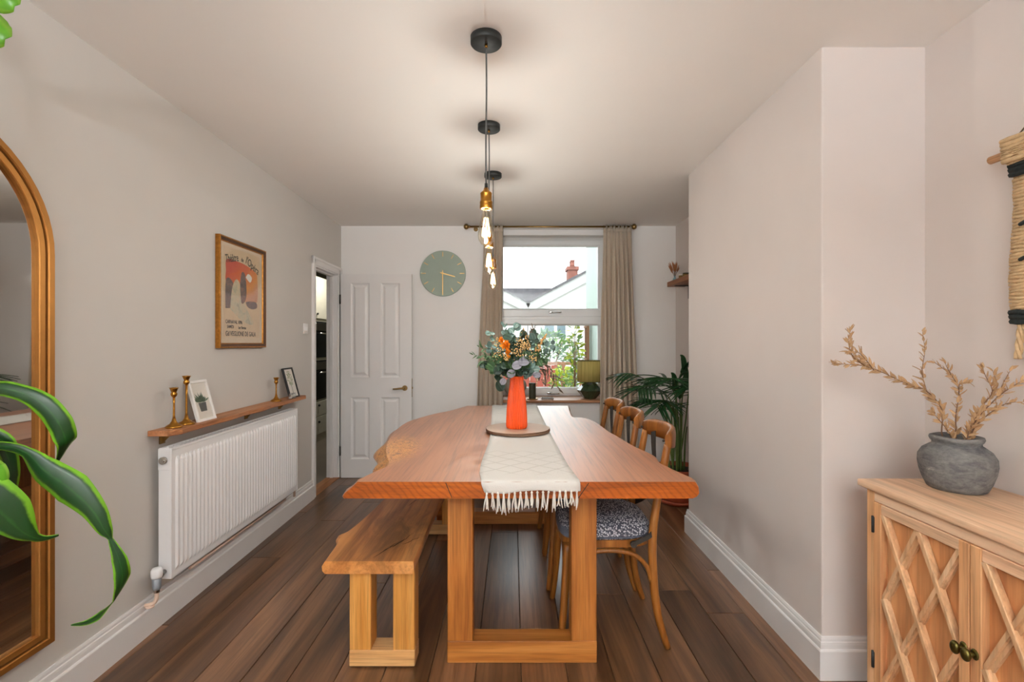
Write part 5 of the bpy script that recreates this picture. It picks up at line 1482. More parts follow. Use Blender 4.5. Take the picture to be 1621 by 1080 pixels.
# ------------------------------------------------------------------ things on the window board
SB = 0.748
lp = thing('table_lamp', 'table lamp with an olive drum shade and green ceramic base', 'lamp', (0.785, 4.93, SB))
MB().lathe([(0, 0), (0.062, 0), (0.075, 0.012), (0.132, 0.082), (0.134, 0.088), (0.128, 0.094), (0.075, 0.150), (0.045, 0.168), (0.020, 0.174), (0, 0.174)], 10, smooth=False).build('base', 'lamp_green', lp)
MB().lathe([(0, 0.17), (0.011, 0.17), (0.011, 0.23), (0, 0.23)], 12).build('stem', 'antique_brass', lp)
mb = MB(); mb.lathe([(0.128, 0.172), (0.130, 0.172), (0.127, 0.388), (0.125, 0.388), (0.128, 0.172)], 72, ribs=72, rib_amp=0.006); sh_ = mb.build('shade', 'shade_olive', lp)
for z, r in ((0.174, 0.1305), (0.386, 0.1275)): MB().tube([(r*math.cos(a), r*math.sin(a), z) for a in [2*math.pi*i/40 for i in range(41)]], 0.003, 5, caps=False).build('rim', 'candle_olive', sh_)
mb = MB(); mb.tube([(-0.127, 0, 0.37), (0.127, 0, 0.37)], 0.002, 5); mb.tube([(0, -0.127, 0.37), (0, 0.127, 0.37)], 0.002, 5); mb.tube([(0, 0, 0.22), (0, 0, 0.37)], 0.003, 5); mb.build('spider', 'antique_brass', lp)
cd = thing('pillar_candle', 'dark olive pillar candle on a small dish on the window board', 'candle', (0.195, 4.86, SB))
MB().lathe([(0, 0), (0.05, 0), (0.058, 0.006), (0.057, 0.011), (0.048, 0.006), (0, 0.006)], 28).build('dish', 'antique_brass', cd)
MB().lathe([(0, 0.006), (0.034, 0.006), (0.035, 0.012), (0.035, 0.160), (0.032, 0.165), (0.02, 0.163), (0, 0.161)], 28).build('wax', 'candle_olive', cd)
MB().tube([(0, 0, 0.160), (0.001, 0, 0.172)], 0.0015, 5).build('wick', 'matt_black', cd)
gj = thing('grey_vase', 'grey ring shaped vase on the window board behind the orange vase', 'vase', (0.02, 4.98, SB))
mb = MB(); mb.lathe([(0, 0), (0.06, 0), (0.065, 0.006), (0.085, 0.05), (0.118, 0.10), (0.122, 0.13), (0.11, 0.17), (0.07, 0.20), (0.045, 0.215), (0.042, 0.235), (0.036, 0.235), (0.036, 0.21), (0, 0.20)], 32); mb.build('body', 'jar_grey', gj)
ty = thing('glass_tray', 'small clear glass tray lying on the window board', 'tray', (0.345, 4.85, SB))
mb = MB(); mb.rbox(-0.062, 0.062, -0.035, 0.035, 0.0, 0.006, 0.002)
ty_b = mb.build('tray_base', 'clear_glass', ty)
for a in ((-0.062, -0.056, -0.035, 0.035), (0.056, 0.062, -0.035, 0.035), (-0.056, 0.056, -0.035, -0.029), (-0.056, 0.056, 0.029, 0.035)): MB().rbox(a[0], a[1], a[2], a[3], 0.0055, 0.02, 0.0015).build('tray_edge', 'chrome', ty)

# ------------------------------------------------------------------ alcove shelf
AZ = 1.888
al = thing('alcove_shelf', 'thick wooden wall shelf in the far alcove', 'shelf', (XR, 4.57, AZ))
MB().rbox(-0.162, -0.001, -1.15, 0.0, -0.045, 0.0, 0.003).build('board', 'alcove_shelf_wood', al)
for y in (-0.13, -0.95):
    mb = MB(); mb.box(-0.006, -0.0005, y-0.015, y+0.015, -0.165, -0.045); mb.box(-0.13, -0.0005, y-0.015, y+0.015, -0.051, -0.0455); mb.build('bracket', 'matt_black', al)
bv = thing('bud_vase', 'tiny pale blue glass bud vase at the end of the alcove shelf', 'vase', (1.515, 4.525, AZ))
MB().lathe([(0, 0), (0.013, 0), (0.016, 0.006), (0.016, 0.026), (0.009, 0.036), (0.007, 0.05), (0.010, 0.056), (0.006, 0.055), (0.005, 0.036), (0, 0.03)], 16).build('body', 'bottle_blue', bv)
dp = thing('dried_posy', 'rust coloured dried grasses in the tiny blue bud vase', 'dried flowers', (1.515, 4.525, AZ+0.03))
Rd = random.Random(9)
leafmat('leaf_rust', rgb(164, 102, 66), rgb(190, 136, 92), None, 0.8, 0.2)
dl = leaf_mesh('blade', 'leaf_rust', 1.0, 0.12, 0.1, 0.9, 0.05, 4)
for i in range(22):
    a = Rd.uniform(0, 6.28); e = Rd.uniform(0.1, 0.95)
    d = Vector((math.cos(a)*math.sin(e), math.sin(a)*math.sin(e), math.cos(e)))
    s_ = MB().tube([(0, 0, 0), d*0.03+Vector((0, 0, 0.02)), d*0.06+Vector((0, 0, 0.02))], 0.0008, 4).build('stalk', 'stem_brown', dp)
    place(dl, 'blade', s_, d*0.045+Vector((0, 0, 0.02)), frame_rot(d, (Rd.uniform(-1, 1), -1, 0)), Rd.uniform(0.05, 0.105))
for x, y, lab, mat, r, h in ((1.53, 4.40, 'small pale candle jar beside the bud vase', 'candle_white', 0.020, 0.05), (1.535, 4.29, 'small dark tin candle next to the leaning picture', 'jar_dark', 0.028, 0.048)):
    t = thing('candle_jar', lab, 'candle', (x, y, AZ))
    MB().lathe([(0, 0), (r, 0), (r, h), (r-0.003, h), (r-0.003, h*0.7), (0, h*0.7)], 20).build('jar', mat, t)
    MB().lathe([(r+0.0003, h*0.2), (r+0.0008, h*0.2), (r+0.0008, h*0.8), (r+0.0003, h*0.8)], 20).build('label_band', 'antique_brass', t)
    MB().tube([(0, 0, h*0.68), (0, 0, h*0.9)], 0.001, 4).build('wick', 'matt_black', t)
pc = thing('leaning_picture', 'white framed grey abstract picture leaning on the alcove shelf', 'picture', (1.57, 4.12, AZ))
pc.rotation_euler = (0, math.radians(6), 0)
pw2, ph2 = 0.42, 0.335
mb = MB()
for (y0, y1, z0, z1) in ((0, pw2, 0, 0.016), (0, pw2, ph2-0.016, ph2), (0, 0.016, 0.016, ph2-0.016), (pw2-0.016, pw2, 0.016, ph2-0.016)): mb.rbox(0, 0.018, y0-pw2+0.19, y1-pw2+0.19, z0, z1, 0.002)
mb.build('frame', 'white_frame', pc)
m, nt, bs = newmat('print_grey')
nn_ = noisetex(nt, coords(nt, (12, 12, 12), rand=False), 1.0, 6, 0.7, 0.8)
nt.links.new(ramp(nt, nn_, [(0.3, rgb(92, 96, 102)), (0.5, rgb(140, 142, 146)), (0.62, rgb(180, 168, 162)), (0.75, rgb(206, 200, 196))]), bs.inputs['Base Color']); bs.inputs['Roughness'].default_value = 0.5
MB().box(0.005, 0.010, -pw2+0.2, 0.18, 0.012, ph2-0.012).build('print', 'print_grey', pc)
wc = thing('white_pillar', 'slim white pillar candle before the leaning picture', 'candle', (1.545, 4.13, AZ))
MB().lathe([(0, 0), (0.019, 0), (0.0195, 0.005), (0.0195, 0.20), (0.016, 0.205), (0, 0.203)], 18).build('wax', 'candle_white', wc)
MB().tube([(0, 0, 0.2), (0, 0, 0.215)], 0.001, 4).build('wick', 'matt_black', wc)

# ------------------------------------------------------------------ potted palm in the far alcove
pp_ = thing('potted_palm', 'leafy green palm in a terracotta pot beside the curtain', 'potted plant', (1.375, 4.03, 0))
MB().lathe([(0, 0), (0.165, 0), (0.185, 0.02), (0.19, 0.035), (0.18, 0.035), (0.17, 0.02), (0, 0.018)], 36).build('saucer', 'terracotta', pp_)
MB().lathe([(0, 0.018), (0.128, 0.018), (0.135, 0.03), (0.170, 0.24), (0.188, 0.245), (0.190, 0.285), (0.174, 0.285), (0.168, 0.25), (0, 0.25)], 36).build('pot', 'terracotta', pp_)
MB().lathe([(0, 0.258), (0.10, 0.262), (0.168, 0.252)], 24).build('soil', 'soil', pp_)
leaflet = leaf_mesh('leaflet', 'palm', 1.0, 0.085, 0.25, 0.55, 0.22, 6)
Rp = random.Random(31)
def frond(base_, tip, rise, nl, ll, r0=0.007, name='frond'):
    b0, t0 = Vector(base_), Vector(tip)
    mid = Vector((b0.x*0.6+t0.x*0.25, b0.y*0.6+t0.y*0.25, max(b0.z, t0.z)*0.75+rise))
    near = b0.lerp(mid, 0.5) + Vector((0, 0, 0.04))
    pts = catmull([b0, near, mid, mid.lerp(t0, 0.55)+Vector((0, 0, rise*0.5)), t0], 8)[0]
    m_ = len(pts)
    fr_ = MB().tube(pts, [r0*(1-0.8*i/(m_-1))+0.001 for i in range(m_)], 6).build(name, 'palm_stalk', pp_)
    for q in range(nl):
        t_ = 0.55 + 0.45*q/(nl-1); i = min(m_-2, int(t_*(m_-1))); p = pts[i].lerp(pts[i+1], t_*(m_-1)-i)
        d = (pts[i+1]-pts[max(0, i-1)]).normalized()
        s_ = 1 if q % 2 else -1
        side = d.cross(Vector((0, 0, 1)))
        if side.length < 0.05: side = Vector((1, 0, 0))
        side.normalize()
        ld = (side*s_*0.8 + d*0.75 + Vector((0, 0, -0.25+Rp.uniform(-0.15, 0.15)))).normalized()
        L_ = ll*(0.55+0.75*math.sin(math.pi*(0.15+0.75*(q/(nl-1)))))*Rp.uniform(0.9, 1.1)
        # stay clear of the walls behind
        end = Vector(pp_.location)+p+ld*L_
        if end.x > XR-0.03 or end.y > YB-0.13 or (end.x > XB-0.04 and end.y < 3.40): 
            ld = (d*0.7 + Vector((-0.35, -0.1, -0.5))).normalized(); L_ *= 0.6
            end = Vector(pp_.location)+p+ld*L_
            if end.x > XR-0.03 or end.y > YB-0.1: continue
        place(leaflet, 'leaflet', fr_, p, frame_rot(ld, (0, -0.4, 1)), L_)
def W(px, py, Y):                 # target point relative to the pot
    return on_y(px, py, Y) - Vector(pp_.location)
for (px, py, Y, rise, nl, ll) in ((985, 592, 3.98, 0.10, 24, 0.20), (1010, 615, 3.8, 0.12, 22, 0.22), (1040, 600, 4.15, 0.12, 22, 0.22), (1005, 640, 4.1, 0.14, 20, 0.20), (1040, 645, 3.75, 0.14, 20, 0.22), (1065, 600, 3.7, 0.10, 22, 0.22),
                                  (1090, 615, 3.65, 0.12, 20, 0.20), (1060, 640, 4.3, 0.12, 20, 0.2), (1085, 580, 4.0, 0.08, 20, 0.2)):
    frond((Rp.uniform(-0.05, 0.05), Rp.uniform(-0.05, 0.05), 0.25), W(px, py, Y), rise, nl, ll)
# upright young spears
for (px, py, Y, L_) in ((1095, 562, 3.95, 0.30), (1080, 590, 4.05, 0.26)):
    t_ = W(px, py, Y); b_ = Vector((Rp.uniform(-.03, .03), Rp.uniform(-.03, .03), 0.25)); base_ = t_ - Vector((0.02, 0, L_*0.85))
    fr_ = MB().tube([b_, b_.lerp(base_, 0.5)+Vector((0.01, 0, 0)), base_], [0.008, 0.006, 0.004], 6, 4).build('young_frond', 'palm_stalk', pp_)
    for s_ in (-1, 1):
        mb = MB(); mb.ribbon([base_, base_+Vector((s_*0.03, 0, L_*0.35)), t_+Vector((s_*0.05-0.02, 0, -0.03)), t_+Vector((s_*0.075-0.02, 0, -0.1+0.1*(s_ < 0)))], [0.01, 0.06, 0.045, 0.004], side=(1, 0.2, 0), cup=0.2, steps=5)
        mb.build('blade', 'palm', fr_, fix=False)
for i in range(9):
    a = Rp.uniform(0, 6.28); r = Rp.uniform(0.01, 0.09)
    MB().tube([(r*math.cos(a), r*math.sin(a), 0.25), (r*1.2*math.cos(a), r*1.2*math.sin(a), 0.5), (r*1.5*math.cos(a), r*1.5*math.sin(a), Rp.uniform(0.6, 0.85))], [0.009, 0.007, 0.004], 6, 4).build('stalk', 'palm_stalk', pp_)

# ------------------------------------------------------------------ sideboard
SX, SYE, SZT = 1.245, 1.70, 0.832
sd = thing('sideboard', 'pale mango wood sideboard with lattice fronted doors', 'sideboard', (0, 0, 0))
Y0, Y1 = 0.93, SYE                   # near end, far end
MB().rbox(SX-0.017, XR-0.008, Y0-0.02, Y1+0.025, SZT-0.024, SZT, 0.004, 2).build('top', 'mango_y', sd)
mb = MB(); mb.box(SX+0.034, XR-0.01, Y0, Y1, 0.08, SZT-0.024); mb.build('carcass', 'mango_panel', sd)
for ya, yb in ((Y1-0.034, Y1), (Y0, Y0+0.034)): MB().rbox(SX, SX+0.036, ya, yb, 0.0, SZT-0.024, 0.002).build('corner_stile', 'mango_z', sd)
for ya, yb in ((Y1-0.034, Y1), (Y0, Y0+0.034)): MB().rbox(XR-0.045, XR-0.012, ya, yb, 0.0, 0.082, 0.002).build('rear_foot', 'mango_z', sd)
MB().rbox(SX, SX+0.036, Y0+0.034, Y1-0.034, 0.770, SZT-0.024, 0.002).build('top_rail', 'mango_y', sd)
MB().rbox(SX, SX+0.036, Y0+0.034, Y1-0.034, 0.08, 0.135, 0.002).build('bottom_rail', 'mango_y', sd)
dw = (Y1-Y0-0.068)/2
def sb_door(ya, yb, hinge_side):
    z0, z1 = 0.137, 0.768
    d = MB().box(SX+0.020, SX+0.032, ya+0.002, yb-0.002, z0, z1).build('door', 'mango_panel', sd)
    st = 0.033
    for a, b_ in ((ya+0.001, ya+st), (yb-st, yb-0.001)): MB().rbox(SX-0.003, SX+0.022, a, b_, z0, z1, 0.002).build('stile', 'mango_z', d)
    for a, b_ in ((z0, z0+st), (z1-st, z1)): MB().rbox(SX-0.002, SX+0.022, ya+st, yb-st, a, b_, 0.002).build('rail', 'mango_y', d)
    pa, pb, za, zb = ya+st, yb-st, z0+st, z1-st
    hw = (pb-pa)/2.0; hh = 2*hw
    def clip(y_s, z_s, dy, dz):
        # run a line inside the panel, return its end points
        ts = []
        for lim, s0, ds in ((pa, y_s, dy), (pb, y_s, dy), (za, z_s, dz), (zb, z_s, dz)):
            if abs(ds) > 1e-9:
                t_ = (lim-s0)/ds; yy, zz_ = y_s+dy*t_, z_s+dz*t_
                if pa-1e-6 <= yy <= pb+1e-6 and za-1e-6 <= zz_ <= zb+1e-6: ts.append(t_)
        if len(ts) < 2: return None
        return min(ts), max(ts)
    for sgn, proud in ((-1, 0.0035), (1, 0.0)):          # -1: falls towards the camera
        for k_ in range(-4, 6):
            ys0 = pb + sgn*0 - k_*hw if sgn < 0 else pa + k_*hw
            dy, dz = (-0.5, -1.0) if sgn < 0 else (0.5, -1.0)
            c = clip(ys0, zb, dy, dz)
            if not c or c[1]-c[0] < 0.05: continue
            p = Vector((SX+0.004-proud, ys0+dy*c[0], zb+dz*c[0])); q = Vector((SX+0.004-proud, ys0+dy*c[1], zb+dz*c[1]))
            L_ = (q-p).length; tdir = (q-p).normalized()
            nx = Vector((-1, 0, 0)); side = tdir.cross(nx).normalized()
            w_ = 0.029; cut = w_*0.0
            mb = MB(); sec = [(-w_/2, -0.0175), (-w_/2, 0.0), (-w_/2+0.003, 0.0025), (w_/2-0.010, 0.0025), (w_/2-0.009, -0.006), (w_/2, -0.007), (w_/2, -0.0175)]
            if sgn > 0: sec = [(-a_, b_) for a_, b_ in reversed(sec)] 
            ext = 0.006
            v = [p-tdir*ext*0+side*a_+nx*b_ for a_, b_ in sec] + [q+side*a_+nx*b_ for a_, b_ in sec]
            m_ = len(sec)
            mb.add(v, [(i, (i+1) % m_, m_+(i+1) % m_, m_+i) for i in range(m_)]+[tuple(range(m_)), tuple(reversed(range(m_, 2*m_)))])
            # keep the slat inside the panel opening
            mb.v = [(x, min(max(y, pa-0.002), pb+0.002), min(max(z, za-0.002), zb+0.002)) for x, y, z in mb.v]
            mb.build('lattice_slat', 'mango_slat', d)
    ky = yb-0.016 if hinge_side < 0 else ya+0.016
    mb = MB(); mb.cyl((SX-0.002, ky, 0.477), (SX-0.022, ky, 0.477), 0.006, 10); mb.ball((SX-0.028, ky, 0.477), 0.0135, 14, 9, sc=(0.75, 1.0, 1.35)); mb.ball((SX-0.004, ky, 0.477), 0.010, 12, 6, sc=(0.5, 1.2, 1.5)); mb.build('knob', 'knob_brass', d)
    hy = ya-0.001 if hinge_side < 0 else yb+0.001
    for z in (0.225+0.0, 0.69):
        mb = MB(); mb.cyl((SX-0.003, hy, z-0.028), (SX-0.003, hy, z+0.028), 0.005, 10); mb.box(SX-0.004, SX-0.0005, hy-0.007, hy+0.007, z-0.026, z+0.026); mb.build('hinge', 'matt_black', d)
sb_door(Y1-0.034-dw, Y1-0.034, 1)
sb_door(Y0+0.034, Y0+0.034+dw, -1)
mb = MB(); R_ = random.Random(3)

# rough grey pot with dried branches
VX, VY = 1.468, 1.60
gv = thing('stone_pot', 'squat rough grey stone pot on the sideboard', 'vase', (VX, VY, SZT))
mb = MB(); mb.lathe([(0, 0), (0.070, 0), (0.077, 0.004), (0.088, 0.03), (0.098, 0.06), (0.1015, 0.085), (0.099, 0.108), (0.088, 0.130), (0.072, 0.143), (0.064, 0.148), (0.063, 0.154), (0.068, 0.160), (0.071, 0.168), (0.069, 0.175), (0.062, 0.176), (0.056, 0.166), (0.054, 0.150), (0.07, 0.12), (0, 0.10)], 48)
mb.v = [(x*(1+0.012*math.sin(z*70)+0.010*noise.noise(Vector((x*30, y*30, z*30)))), y*(1+0.010*noise.noise(Vector((x*30+9, y*30, z*30)))), z+0.004*noise.noise(Vector((x*14, y*14, 3)))*(z > 0.12)) for x, y, z in mb.v]
mb.build('body', 'slate_pot', gv)
Rv = random.Random(77)
dry = leaf_mesh('leaf', 'dry_leaf', 1.0, 0.33, 0.18, 0.75, 0.12, 5)
def Zp(zx, zy, Y): return on_y(1300+zx/3.601, 500+zy/3.601, Y)
def branch(label, pts, dens, size, subs=()):
    base_ = Vector((VX, VY, SZT+0.105)); rim = Vector((VX, VY, SZT+0.172))
    w_ = [Vector(p) for p in pts]
    d0 = (w_[0]-rim); d0.z = 0
    if d0.length > 0.04: d0 = d0.normalized()*0.04
    t = thing('dried_branch', label, 'dried branch', base_, 0, 'dried leafy branches in the stone pot')
    def run(path, r0, nm):
        q = catmull([p-base_ for p in path], 6)[0]; m_ = len(q)
        return q, MB().tube(q, [r0*(1-0.75*i/(m_-1)) for i in range(m_)], 6).build(nm, 'stem_brown', t)
    def leaves(q, par, n, a0=0.1):
        m_ = len(q)
        for k_ in range(n):
            tt = a0+(1-a0)*k_/max(1, n-1); i = min(m_-2, int(tt*(m_-1))); p = q[i].lerp(q[i+1], tt*(m_-1)-i)
            d = (q[i+1]-q[max(0, i-1)]).normalized()
            sd_ = d.cross(Vector((Rv.uniform(-1, 1), Rv.uniform(-1, 1), Rv.uniform(-1, 1)))).normalized()
            ld = (d*Rv.uniform(0.7, 1.3)+sd_*0.8).normalized(); L_ = size*Rv.uniform(0.7, 1.3)*(1.05-0.4*tt)
            end = base_ + p + ld*L_
            if end.x > XR-0.012: continue
            place(dry, 'leaf', par, p, frame_rot(ld, (Rv.uniform(-1, 1), -0.8, Rv.uniform(-0.2, 1))), L_)
    q, st = run([base_, rim+d0]+w_, 0.0026, 'stem'); leaves(q, st, dens, 0.22)
    for s_pts, n in subs:
        qq, s2 = run([Vector(p) for p in s_pts], 0.0016, 'twig'); leaves(qq, s2, n, 0.08)
branch('long dried branch arching far out towards the chimney breast', [Zp(690, 540, 1.62), Zp(600, 430, 1.64), Zp(480, 385, 1.66), Zp(330, 315, 1.68), Zp(230, 285, 1.68), Zp(70, 272, 1.68)], 120, 0.030,
       [([Zp(600, 430, 1.64), Zp(575, 320, 1.66), Zp(590, 200, 1.66), Zp(577, 95, 1.66)], 26), ([Zp(255, 290, 1.68), Zp(180, 230, 1.67), Zp(155, 150, 1.67), Zp(168, 80, 1.67)], 34), ([Zp(300, 310, 1.68), Zp(220, 215, 1.66), Zp(150, 205, 1.66)], 22)])
branch('upright forked dried branch in the middle of the pot', [Zp(768, 560, 1.60), Zp(785, 440, 1.62), Zp(745, 345, 1.62), Zp(640, 262, 1.62)], 46, 0.030, [([Zp(785, 440, 1.62), Zp(790, 390, 1.60), Zp(845, 380, 1.58)], 14), ([Zp(750, 350, 1.62), Zp(720, 300, 1.60), Zp(700, 255, 1.6)], 8)])
branch('short dried branch drooping over the rim of the pot', [Zp(710, 640, 1.56), Zp(660, 580, 1.56), Zp(628, 545, 1.56)], 30, 0.028)
branch('dried branch rising beside the wall hanging tassel', [Zp(870, 590, 1.57), Zp(930, 500, 1.56), Zp(975, 430, 1.555), Zp(935, 340, 1.56), Zp(918, 285, 1.56)], 50, 0.029, [([Zp(975, 430, 1.555), Zp(1000, 380, 1.55), Zp(975, 310, 1.55)], 12)])
branch('thin dried branch reaching past the picture edge along the wall', [Zp(880, 600, 1.55), Zp(1000, 470, 1.53), Zp(1080, 410, 1.52), Zp(1160, 365, 1.51), Zp(1230, 340, 1.49)], 44, 0.027, [([Zp(1000, 470, 1.53), Zp(1040, 380, 1.53), Zp(1088, 295, 1.53)], 12)])
branch('low dried branch leaning over the sideboard along the wall', [Zp(880, 630, 1.54), Zp(970, 550, 1.52), Zp(1060, 500, 1.51), Zp(1180, 490, 1.48)], 40, 0.028)
branch('bushy dried branch packed in the near side of the pot', [Zp(850, 640, 1.545), Zp(900, 560, 1.53), Zp(1000, 520, 1.52)], 44, 0.029)

# ------------------------------------------------------------------ woven wall hanging
wh_ = thing('woven_hanging', 'woven jute wall hanging with black bands on a wooden dowel', 'wall hanging', (XR, 1.60, 1.92))
MB().tube([(-0.035, 0.004, 0), (-0.035, -0.72, 0.0)], 0.013, 12).build('dowel', 'dowel_wood', wh_)
HB = -0.055; HT = -0.66         # far and near edges (y)
def hang_edge(z):
    # far edge wanders a little
    return HB + 0.010*math.sin(z*11) + (-0.0 if z > -0.1 else 0.0) - 0.012*max(0.0, -z-0.05)/0.5
mb = MB(); zs_ = [0.03-0.46*i/30 for i in range(31)]
zs_ = [0.035, 0.03] + [0.02-0.565*i/36 for i in range(37)]
def HP(i, j):
    z = zs_[i]; t_ = j/10; y = hang_edge(z)*(1-t_)+HT*t_
    x = -0.038 - 0.010*math.sin(math.pi*min(1, max(0, (0.05-z)/0.05)))*0.6 - (0.014 if z > -0.03 else 0.0)*1.0
    x = -0.018 if z < -0.04 else (-0.05 if abs(z) < 0.02 else -0.042)
    return (x + 0.002*math.sin(i*2.1+j), y, z)
mb.grid(HP, len(zs_)-1, 10)
pn = mb.build('woven_panel', 'jute_weave', wh_)
md = pn.modifiers.new('thickness', 'SOLIDIFY'); md.thickness = 0.010; md.offset = 1
def rows_of(z0, z1, mat, nm, x=-0.03, rr=0.0075):
    k_ = max(1, round((z0-z1)/(rr*1.7)))
    mb = MB()
    for i in range(k_):
        z = z0-(z0-z1)*(i+0.5)/k_; e = hang_edge(z)+0.004
        pts = [(x+0.002*math.sin(q*2.3+i), e+(HT-e)*q/26, z+0.0022*math.sin(q*1.9+i*1.3)) for q in range(27)]
        mb.tube(pts, rr, 6)
    return mb.build(nm, mat, wh_)
rows_of(0.045, -0.035, 'jute_cord', 'wrapped_header', -0.052, 0.008)
rows_of(-0.035, -0.078, 'black_wool', 'black_band', -0.034, 0.009)
rows_of(-0.085, -0.50, 'jute_cord', 'weft_rows', -0.026, 0.0062)
rows_of(-0.502, -0.545, 'black_wool', 'black_band', -0.032, 0.009)
for z in (-0.235, -0.345): MB().tube([(-0.036, HB-0.035, z), (-0.04, HB-0.06, z+0.006), (-0.036, HB-0.09, z+0.01)], 0.006, 6, 3).build('black_stitch', 'black_wool', wh_)
for i in range(11):
    y = hang_edge(-0.55)-0.018-i*0.052
    mb = MB(); L_ = 0.12+0.02*math.sin(i*2.1)
    for s_ in range(3):
        a0 = s_*2.094
        mb.tube([(-0.022+0.006*math.cos(a0+q*0.9), y+0.006*math.sin(a0+q*0.9)+0.012*(q/8), -0.535-L_*q/8) for q in range(9)], 0.0055, 6)
    mb.build('tassel', 'jute_cord', wh_)
MB().tube([(-0.035, -0.045, 0.012), (-0.012, -0.34, 0.30), (-0.035, -0.68, 0.012)], 0.0025, 6).build('hanging_cord', 'cane_brown', wh_)

# ------------------------------------------------------------------ tall dracaena in front of the mirror
dc = thing('dracaena_plant', 'tall dracaena with yellow edged strap leaves before the mirror', 'potted plant', (-1.36, 1.02, 0))
o0 = Vector(dc.location)
MB().lathe([(0, 0), (0.10, 0), (0.105, 0.01), (0.14, 0.24), (0.15, 0.245), (0.15, 0.28), (0.138, 0.28), (0.132, 0.25), (0, 0.25)], 32).build('pot', 'jar_grey', dc)
MB().lathe([(0, 0.255), (0.13, 0.252)], 20).build('soil', 'soil', dc)
MB().tube([(0.03, 0.02, 0.24), (0.02, 0.03, 0.6), (0.0, 0.05, 0.95), (-0.01, 0.06, 1.2)], [0.02, 0.018, 0.017, 0.015], 10, 5).build('cane', 'cane_brown', dc)
MB().tube([(-0.04, -0.02, 0.24), (-0.05, -0.02, 0.9), (-0.04, 0.0, 1.6), (-0.05, 0.02, 2.12)], [0.024, 0.022, 0.019, 0.016], 10, 5).build('cane', 'cane_brown', dc)
def dleaf(pix, widths, Y0_, Y1_, start=None, side=(0, 0.35, 1), twist=0.0, mat='dracaena', cup=0.25):
    n_ = len(pix)
    pts = [on_y(a, b_, Y0_+(Y1_-Y0_)*i/(n_-1)) - o0 for i, (a, b_) in enumerate(pix)]
    if start is not None: pts = [Vector(start)] + pts; widths = [0.02] + widths
    if isinstance(twist, list): twist = [twist[0]]*(len(pts)-len(twist)) + twist
    mb = MB(); mb.ribbon(pts, widths, side=side, twist=twist, cup=cup, steps=6); o = mb.build('leaf', mat, dc, fix=False)
    md_ = o.modifiers.new('thickness', 'SOLIDIFY'); md_.thickness = 0.0012
CR1 = (-0.01, 0.06, 1.19); CR2 = (-0.05, 0.02, 2.11)
pm = 1.18/FPX       # metres per pixel near the plant
dleaf([(-70, 640), (-10, 616), (35, 622), (70, 640), (94, 668), (103, 695), (97, 715), (90, 732)], [x*pm for x in (20, 22, 24, 32, 34, 28, 12, 3)], 1.12, 1.2, CR1, side=(0.3, 0.3, 1), twist=[0, 0, 0, 0.1, 0.3, 0.5, 0.7, 0.8])
dleaf([(-40, 704), (5, 706), (42, 716), (75, 745), (115, 773), (148, 806), (166, 838), (175, 853), (189, 885), (193, 912), (184, 942), (175, 957), (158, 974), (136, 986), (112, 990)],
      [x*pm for x in (12, 13, 16, 40, 50, 34, 20, 6, 20, 22, 12, 4, 14, 8, 2)], 1.12, 1.25, CR1, side=(0.5, 0.2, 0.9))
dleaf([(-70, 760), (-20, 790), (10, 812), (35, 838), (55, 850), (72, 852), (93, 847)], [x*pm for x in (60, 70, 62, 36, 14, 9, 3)], 1.05, 1.15, CR1, side=(0.6, 0.2, 0.8))
dleaf([(-6, 690), (12, 715), (19, 745), (17, 775), (13, 797)], [x*pm for x in (26, 24, 20, 16, 5)], 1.14, 1.2, CR1, side=(1, 0.3, 0.2))
dleaf([(-30, 722), (-5, 740), (4, 755), (2, 775)], [x*pm for x in (20, 22, 16, 4)], 1.06, 1.08, CR1, side=(1, 0.3, 0.3), mat='dracaena_tip')
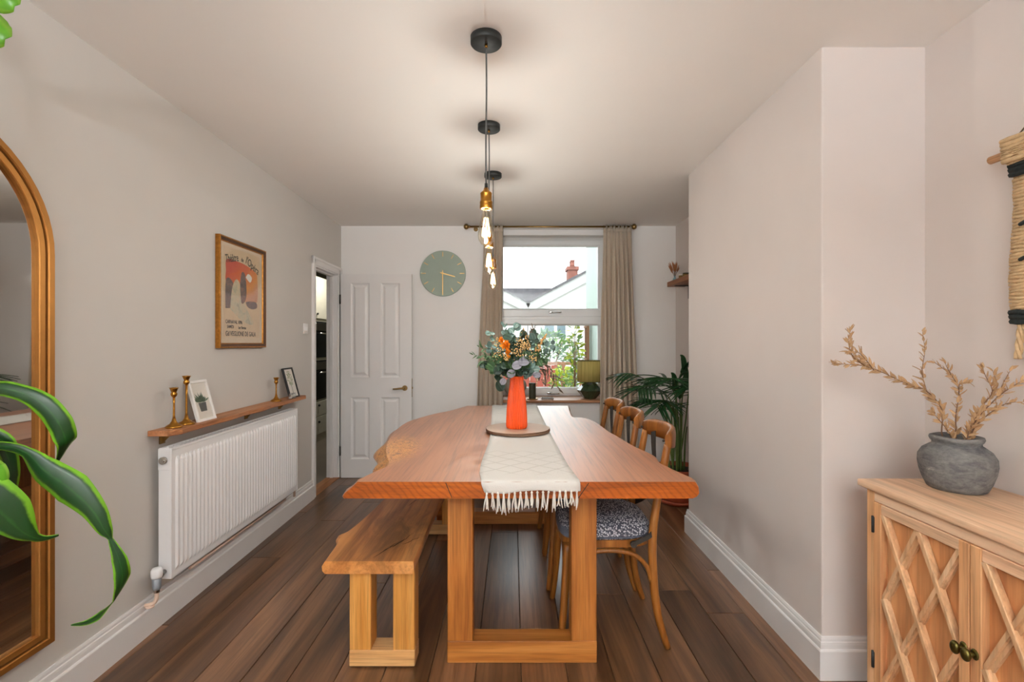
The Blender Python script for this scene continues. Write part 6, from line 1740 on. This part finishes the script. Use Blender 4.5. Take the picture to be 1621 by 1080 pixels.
# crowns' other leaves, spread round the canes
Rq = random.Random(8)
for cr, cnt in ((CR1, 9), (CR2, 12)):
    for i in range(cnt):
        a = math.radians(200 + 75*i/(cnt-1)) if cr is CR1 else math.radians(195+85*i/(cnt-1))
        L_ = Rq.uniform(0.28, 0.42); d = Vector((math.cos(a)*0.35, math.sin(a), 0)).normalized()
        if o0.x + cr[0] + d.x*L_ < -1.56: d.x *= 0.3
        p0 = Vector(cr); 
        mb = MB(); mb.ribbon([p0, p0+d*L_*0.35+Vector((0, 0, 0.12)), p0+d*L_*0.75+Vector((0, 0, 0.08)), p0+d*L_+Vector((0, 0, -0.08))], [0.02, 0.05, 0.045, 0.004], cup=0.25, steps=5)
        mb.build('leaf', 'dracaena', dc, fix=False)
# blunt tips of the upper crown that dip into view
def tip_leaf(pix, widths, Y):
    dleaf(pix, widths, Y, Y, CR2, side=(0.6, 0.1, 0.8), mat='dracaena_tip', cup=0.5)
tip_leaf([(-60, -90), (-20, -30), (5, -4), (20, 8), (27, 13)], [x*pm for x in (50, 58, 50, 36, 14)], 1.1)
tip_leaf([(-70, -20), (-35, 25), (-8, 52), (5, 61), (13, 66)], [x*pm for x in (44, 50, 48, 40, 18)], 1.1)

# ------------------------------------------------------------------ unseen uplighter added behind the camera in place of a bounced flash
ul = thing('added_uplighter', 'added fill light shaped as a brass uplighter, unseen behind the viewpoint', 'fill light', (-0.3, -1.9, 0))
MB().lathe([(0, 0), (0.14, 0), (0.14, 0.02), (0.02, 0.03), (0, 0.03)], 28).build('base', 'antique_brass', ul)
MB().cyl((0, 0, 0.03), (0, 0, 1.68), 0.011, 12).build('pole', 'antique_brass', ul)
MB().lathe([(0, 1.66), (0.03, 1.665), (0.11, 1.70), (0.16, 1.76), (0.157, 1.76), (0.107, 1.705), (0.03, 1.672), (0, 1.67)], 32).build('bowl', 'antique_brass', ul)
L = bpy.data.lights.new('added_fill_light', 'AREA'); L.shape = 'DISK'; L.size = 0.22; L.energy = FILL; L.color = (0.90, 0.965, 1.0)
lb = bpy.data.objects.new('added_fill_light', L); lb.location = (-0.3, -1.9, 1.755); lb.rotation_euler = (math.pi, 0, 0); COL.objects.link(lb)
